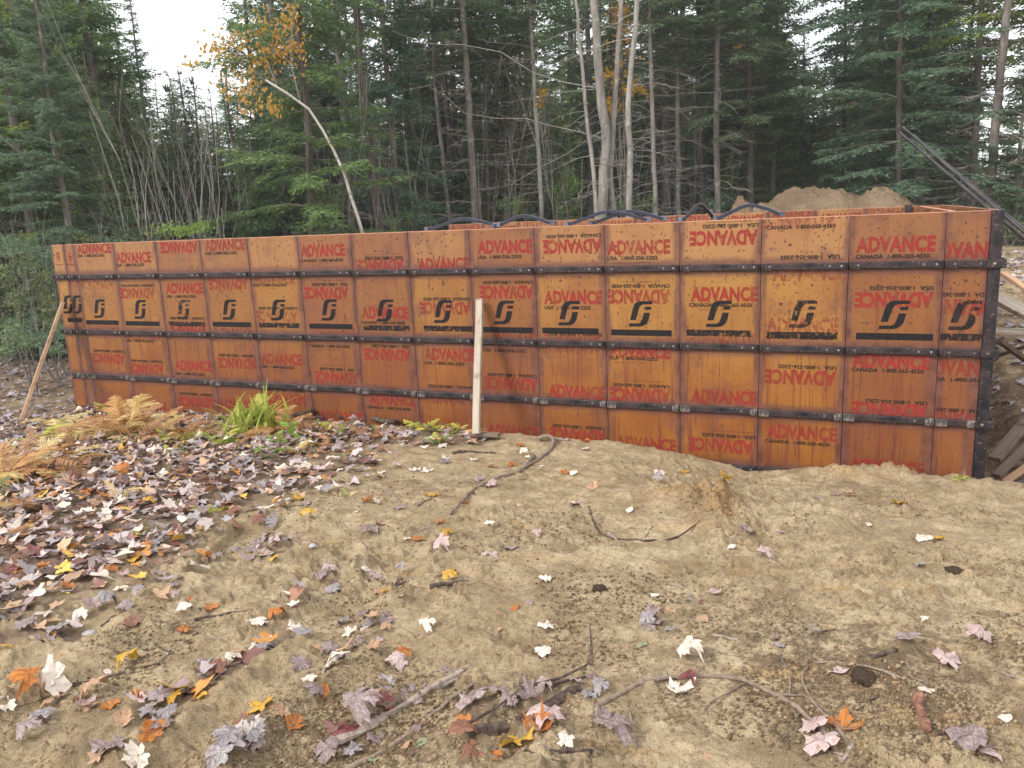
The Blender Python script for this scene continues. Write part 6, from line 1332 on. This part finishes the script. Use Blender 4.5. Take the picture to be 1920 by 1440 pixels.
clod(1124, 1108, .035, M_HUMUS, 'small black clump of humus on the bare sand', seed=2); clod(1620, 1280, .045, M_HUMUS, 'black clod at the end of the fine twigs', seed=3)
clod(166, 1191, .03, M_STONE, 'flat grey pebble right of the purple leaves', 'pebble', 'pebble', 9, .35); clod(588, 1042, .02, M_STONE, 'tiny pebble on the sand left of the leaf cluster', 'pebble', 'pebble', 10)
clod(312, 1230, .012, M_STONE, 'tiny pale pebble in the leaf filled rut', 'pebble', 'pebble', 12); clod(1790, 1085, .05, M_HUMUS, 'dark crumbled clod on the right part of the sand', seed=14, flat=.4)

# ================================================================== FERNS, GRASS, SEEDLINGS
def frond_mesh(seed, Lf, mat, droop=.35, ragged=.0, wd=.34):
    rng = np.random.default_rng(seed); V = []; F = []
    n = 15; rach = []
    for i in range(n + 1):
        t = i / n; rach.append(np.array([0 + .03 * math.sin(t * 4 + seed), Lf * (t * .92), Lf * (.55 * t - droop * 1.6 * t * t)]))
    mb = MB(); mb.tube(rach, [.0045 * (1 - .8 * i / n) + .0008 for i in range(n + 1)], 3); V = list(mb.v); F = [tuple(f) for f in mb.f]
    T = []
    for i in range(2, n):
        t = i / n; tg = nrm(rach[i + 1] - rach[i]); pl = Lf * wd * math.sin(min(1, t * 1.35 + .12) * math.pi * .62) * (1 - t) ** .55 * 1.35
        for s_ in (-1, 1):
            if rng.random() < ragged: continue
            d = nrm(np.array([s_ * 1.0, .45, 0]) + tg * .2 + np.array([0, 0, -.15 - rng.uniform(0, .5)])); up_ = nrm(np.cross(np.cross(d, UPZ), d) + rng.normal(0, .15, 3)); side = nrm(np.cross(d, up_)); k = max(3, int(pl / .014)); 
            m = 0
            for j in range(k):
                q = rach[i] + d * pl * (j + .2) / k; w_ = .028 * (1 - j / k) ** .7 * (Lf / .5) * rng.uniform(.8, 1.15)
                for s2 in (-1, 1): 
                    b = len(V); V += [tuple(q - d * .005), tuple(q + d * .009), tuple(q + side * s2 * w_ + d * .012 - UPZ * rng.uniform(0, .006))]; F.append((b, b + 1, b + 2))
    me = bpy.data.meshes.new('frond'); me.from_pydata([tuple(v) for v in V], [], F); me.update(); me.materials.append(mat); return me
FM = {'yellow': foliage_mat('pale yellow fern', (.66, .52, .20), (.74, .63, .34), .4, (.55, .30, .10), .5, 9), 'orange': foliage_mat('orange brown fern', (.36, .17, .065), (.56, .33, .15), .3, (.16, .07, .04), .9, 18),
      'green': foliage_mat('green fern', (.16, .30, .05), (.32, .42, .08), .4, (.55, .50, .10), .5, 7), 'lime': foliage_mat('yellow green fern', (.40, .46, .07), (.56, .55, .12), .4, (.66, .50, .12), .5, 7), 'brown': foliage_mat('withered brown fern', (.28, .14, .07), (.38, .21, .11), .2)}
FR = {}
def frond(col, v):
    if (col, v) not in FR: FR[(col, v)] = frond_mesh(v * 7 + 3, .5, FM[col], [.25, .42, .6][v], [.0, .05, .2][v])
    return FR[(col, v)]
def fern(px, py, hpx, cols, n, label, spread=1.0, seed=1, base=None, name='fern'):
    rr = random.Random(seed * 31 + int(px)); x, y = on_ground(px, py) if base is None else base; y = min(y, -.14) if x > -.5 else y; z = hz(x, y)
    dist = math.hypot(x - CAM[0], y - CAM[1]); s_ = hpx / FPX * dist / .33
    root = empty(name, (x, y, z - .01), 0); tag(root, label, 'fern' if name == 'fern' else 'plant', None)
    for i in range(n):
        o = link('frond', frond(rr.choice(cols), rr.randrange(3)), root); az = i * 6.283 / n + rr.uniform(-.4, .4); o.rotation_euler = (rr.uniform(.0, .75) / spread, rr.gauss(0, .15), az); o.scale = (s_ * rr.uniform(.65, 1.1),) * 3
    return root
fern(108, 800, 50, ['yellow'], 6, 'pale yellow fern, first one right of the leaning brown brace', seed=1)
fern(190, 812, 62, ['yellow', 'yellow', 'orange'], 10, 'big pale yellow and orange fern in front of the 8 and 6 fillers', seed=2)
fern(240, 815, 70, ['yellow', 'orange', 'brown'], 10, 'bushy yellow brown fern right of the biggest yellow one', seed=3)
fern(228, 790, 58, ['lime', 'yellow'], 6, 'tall olive yellow fern frond rising against the wall', seed=4)
fern(290, 812, 52, ['lime', 'orange'], 6, 'upright yellow green fern against the second panel', seed=5)
fern(125, 828, 26, ['green', 'lime'], 7, 'low green fern in front of the pale yellow one', seed=6)
fern(350, 818, 42, ['orange', 'brown', 'yellow'], 8, 'curled brown fern between the upright fern and the grass clump', seed=7)
for i, (px, py, h) in enumerate([(15, 905, 78), (60, 890, 74), (105, 880, 64), (30, 960, 56), (85, 845, 26), (5, 850, 28), (130, 905, 36)]):
    fern(px, py, h, ['orange', 'orange', 'brown', 'yellow'], 9, ['tallest orange bracken at the left frame edge', 'large orange bracken beside the tallest one', 'orange bracken on the right of the bracken patch', 'low rust bracken in front of the tallest one', 'orange bracken behind the patch near the black foot board', 'yellow orange bracken at the frame edge behind the others', 'small curled bracken at the right tip of the patch'][i], seed=10 + i)
fern(15, 1020, 36, ['orange', 'brown'], 7, 'rust bracken low at the left edge above the leaf drift', seed=20); fern(60, 1005, 26, ['brown', 'orange'], 6, 'withered brown bracken flat in the leaves at the left', seed=21)
fern(270, 1002, 26, ['green', 'lime'], 6, 'small bright green fern alone in the leaf carpet', seed=22); fern(395, 965, 32, ['lime'], 5, 'small yellow green fern right in the leaf carpet', seed=23); fern(232, 935, 32, ['lime', 'yellow'], 4, 'narrow pale fern standing in the leaf carpet', seed=24)
fern(165, 955, 22, ['orange', 'brown'], 6, 'flattened rust fern in the leaf carpet', seed=25); fern(320, 850, 22, ['yellow', 'lime'], 6, 'yellow low fern below the second panel', seed=26); fern(440, 840, 34, ['brown', 'orange'], 9, 'brown fern litter clump in front of the grass clump', seed=27)
fern(535, 815, 60, ['brown', 'orange'], 6, 'withered brown fern drooping right of the grass clump', seed=28); fern(505, 800, 62, ['yellow', 'lime'], 7, 'pale yellow fern arching over the grass clump', seed=29)
fern(800, 808, 40, ['lime', 'green'], 7, 'yellow green fern on the crest left of the pale board', seed=30); fern(865, 812, 34, ['yellow', 'lime'], 6, 'yellow fern touching the pale upright board', seed=31); fern(765, 800, 28, ['orange'], 3, 'single orange fern frond on the crest', seed=32)
fern(620, 840, 24, ['orange', 'lime'], 8, 'low mixed fern in the leaves below the dark branch', seed=33); fern(560, 850, 26, ['yellow', 'lime', 'orange'], 8, 'low yellow fern right below the grass clump', seed=34); fern(700, 815, 24, ['orange', 'brown'], 7, 'rusty fern under the long dark branch', seed=35)
fern(1800, 899, 14, ['lime', 'green'], 7, 'pale green sprig lying at the foot of the corner post', seed=36); fern(655, 930, 16, ['green', 'yellow'], 5, 'tiny green tuft on the border of the sand', seed=37)
rw = random.Random(12)
WEED = ['low fern', 'small fern', 'little fern', 'tufted fern']
for i, px in enumerate([70, 120, 145, 165, 182, 210, 228, 262, 275, 305, 322, 345, 372, 395, 415, 436, 455, 520, 548, 575, 610, 635, 668, 690, 725, 750, 822, 845]):
    py = 812 + rw.uniform(-8, 22) + (10 if px < 160 else 0); hh = rw.uniform(22, 44) * (1.15 if px < 440 else .75); cc = rw.choice([['yellow', 'lime'], ['orange', 'brown'], ['green', 'lime'], ['yellow', 'orange'], ['orange', 'yellow', 'brown']])
    wh = 'in front of the 8 and 6 fillers' if px < 175 else f'in front of the {["first", "second", "third", "fourth", "fifth", "sixth", "seventh", "eighth"][min(7, int((px - 133) / 88))]} full panel' if px < 870 else ''
    nm_ = {'yellow': 'pale yellow', 'orange': 'rusty', 'green': 'green'}[cc[0]]
    fern(px, py, hh, cc, rw.randint(5, 8), unique([f'{nm_} {WEED[i % 4]} on the crest {wh}', f'{nm_} {WEED[(i + 1) % 4]} on the crest {wh}, {"close to the wall" if py < 822 else "among the leaves"}']), seed=50 + i)
M_GRASS = foliage_mat('yellow green grass blades', (.24, .33, .05), (.40, .44, .10), .35, (.56, .48, .14), .7, 8)
def grass(px, py, hpx, n, label, seed):
    rng = np.random.default_rng(seed); x, y = on_ground(px, py); y = min(y, -.2); dist = math.hypot(x - CAM[0], y - CAM[1]); h = hpx / FPX * dist; V = []; F = []
    for i in range(n):
        az = rng.uniform(0, 6.283); L_ = h * rng.uniform(.6, 1.25); lean = rng.uniform(.15, 1.15); o0 = np.array([rng.normal(0, .09), rng.normal(0, .07), 0]) * h / .25; dr = np.array([math.cos(az), math.sin(az), 0]); sd = np.array([-dr[1], dr[0], 0]) * .019 * h / .25; L_ *= .55 + .6 * rng.random(); b = len(V)
        for k in range(5):
            t = k / 4; c = o0 + dr * L_ * lean * t ** 1.7 + UPZ * L_ * (t - .35 * lean * t * t); V += [c - sd * (1 - t * .95), c + sd * (1 - t * .95)]
        for k in range(4): F.append((b + 2 * k, b + 2 * k + 1, b + 2 * k + 3, b + 2 * k + 2))
    o = link('grass_clump', np_mesh('grass_clump', V, F, M_GRASS)); o.location = (x, y, hz(x, y) - .01); tag(o, label, 'grass clump'); return o
grass(478, 808, 72, 150, 'bright yellow green grass clump in front of the fourth panel', 1)
grass(365, 830, 26, 40, 'thin green grass tuft left of the grass clump', 2); grass(905, 925, 10, 40, 'tiny green tuft beside the long crooked stick', 3); grass(845, 1372, 18, 26, 'few green blades between the sticks at the bottom', 4); grass(760, 1062, 14, 24, 'dark spiky little tuft left of the sand centre', 5)
def seedling(px, py, hpx, n, label, seed, mat=None):
    rng = np.random.default_rng(seed); x, y = on_ground(px, py); y = min(y, -.16) if x > -.4 else y; dist = math.hypot(x - CAM[0], y - CAM[1]); h = hpx / FPX * dist; root = empty('seedling', (x, y, hz(x, y))); tag(root, label, 'plant')
    mb = MB(); mb.tube([(0, 0, -.01), (.01, 0, h * .5), (.0, .01, h)], [.004, .003, .0015], 4); mb.build('stem', M_STICK, root)
    V, F = leaf_points(oval_outline(), rng, -.15, .3, .15); me = np_mesh('leaf', V, F, mat or F_BRIGHT, True)
    for i in range(n):
        o = link('leaf', me, root); t = rng.uniform(.25, 1.0); az = i * 2.4; s_ = h * rng.uniform(.16, .3); o.location = (math.cos(az) * s_ * .8, math.sin(az) * s_ * .8, h * t); o.rotation_euler = (rng.normal(.2, .4), rng.normal(0, .4), az - 1.57); o.scale = (s_,) * 3
seedling(520, 860, 50, 14, 'green leafed seedling below the right side of the grass clump', 1); seedling(545, 838, 62, 10, 'taller green seedling standing by the withered fern', 2); seedling(490, 870, 34, 10, 'low dark green seedling in the leaves', 3)
seedling(598, 812, 26, 6, 'seedling with round green leaves under the dark branch', 4); seedling(640, 822, 24, 8, 'green seedling in the middle below the dark branch', 5); seedling(700, 820, 26, 8, 'yellowish seedling right below the dark branch', 6, F_SHRUB); seedling(10, 950, 44, 8, 'round leaved green plant at the left frame edge', 7, F_MID)
seedling(345, 858, 20, 8, 'tiny green seedling in the leaf carpet under the second panel', 8); seedling(640, 870, 20, 9, 'small green plant on the border of sand and leaves', 9, F_MID); seedling(590, 862, 24, 9, 'green creeping plant right of the leafed seedling', 10, F_MID)

for o in COL.objects:
    if o.parent is not None and o.name.split('.')[0] in ('crown', 'branches', 'dead_branches', 'stems', 'red_lettering', 'faded_lettering', 'black_lettering', 'web_address'): o['kind'] = 'stuff'
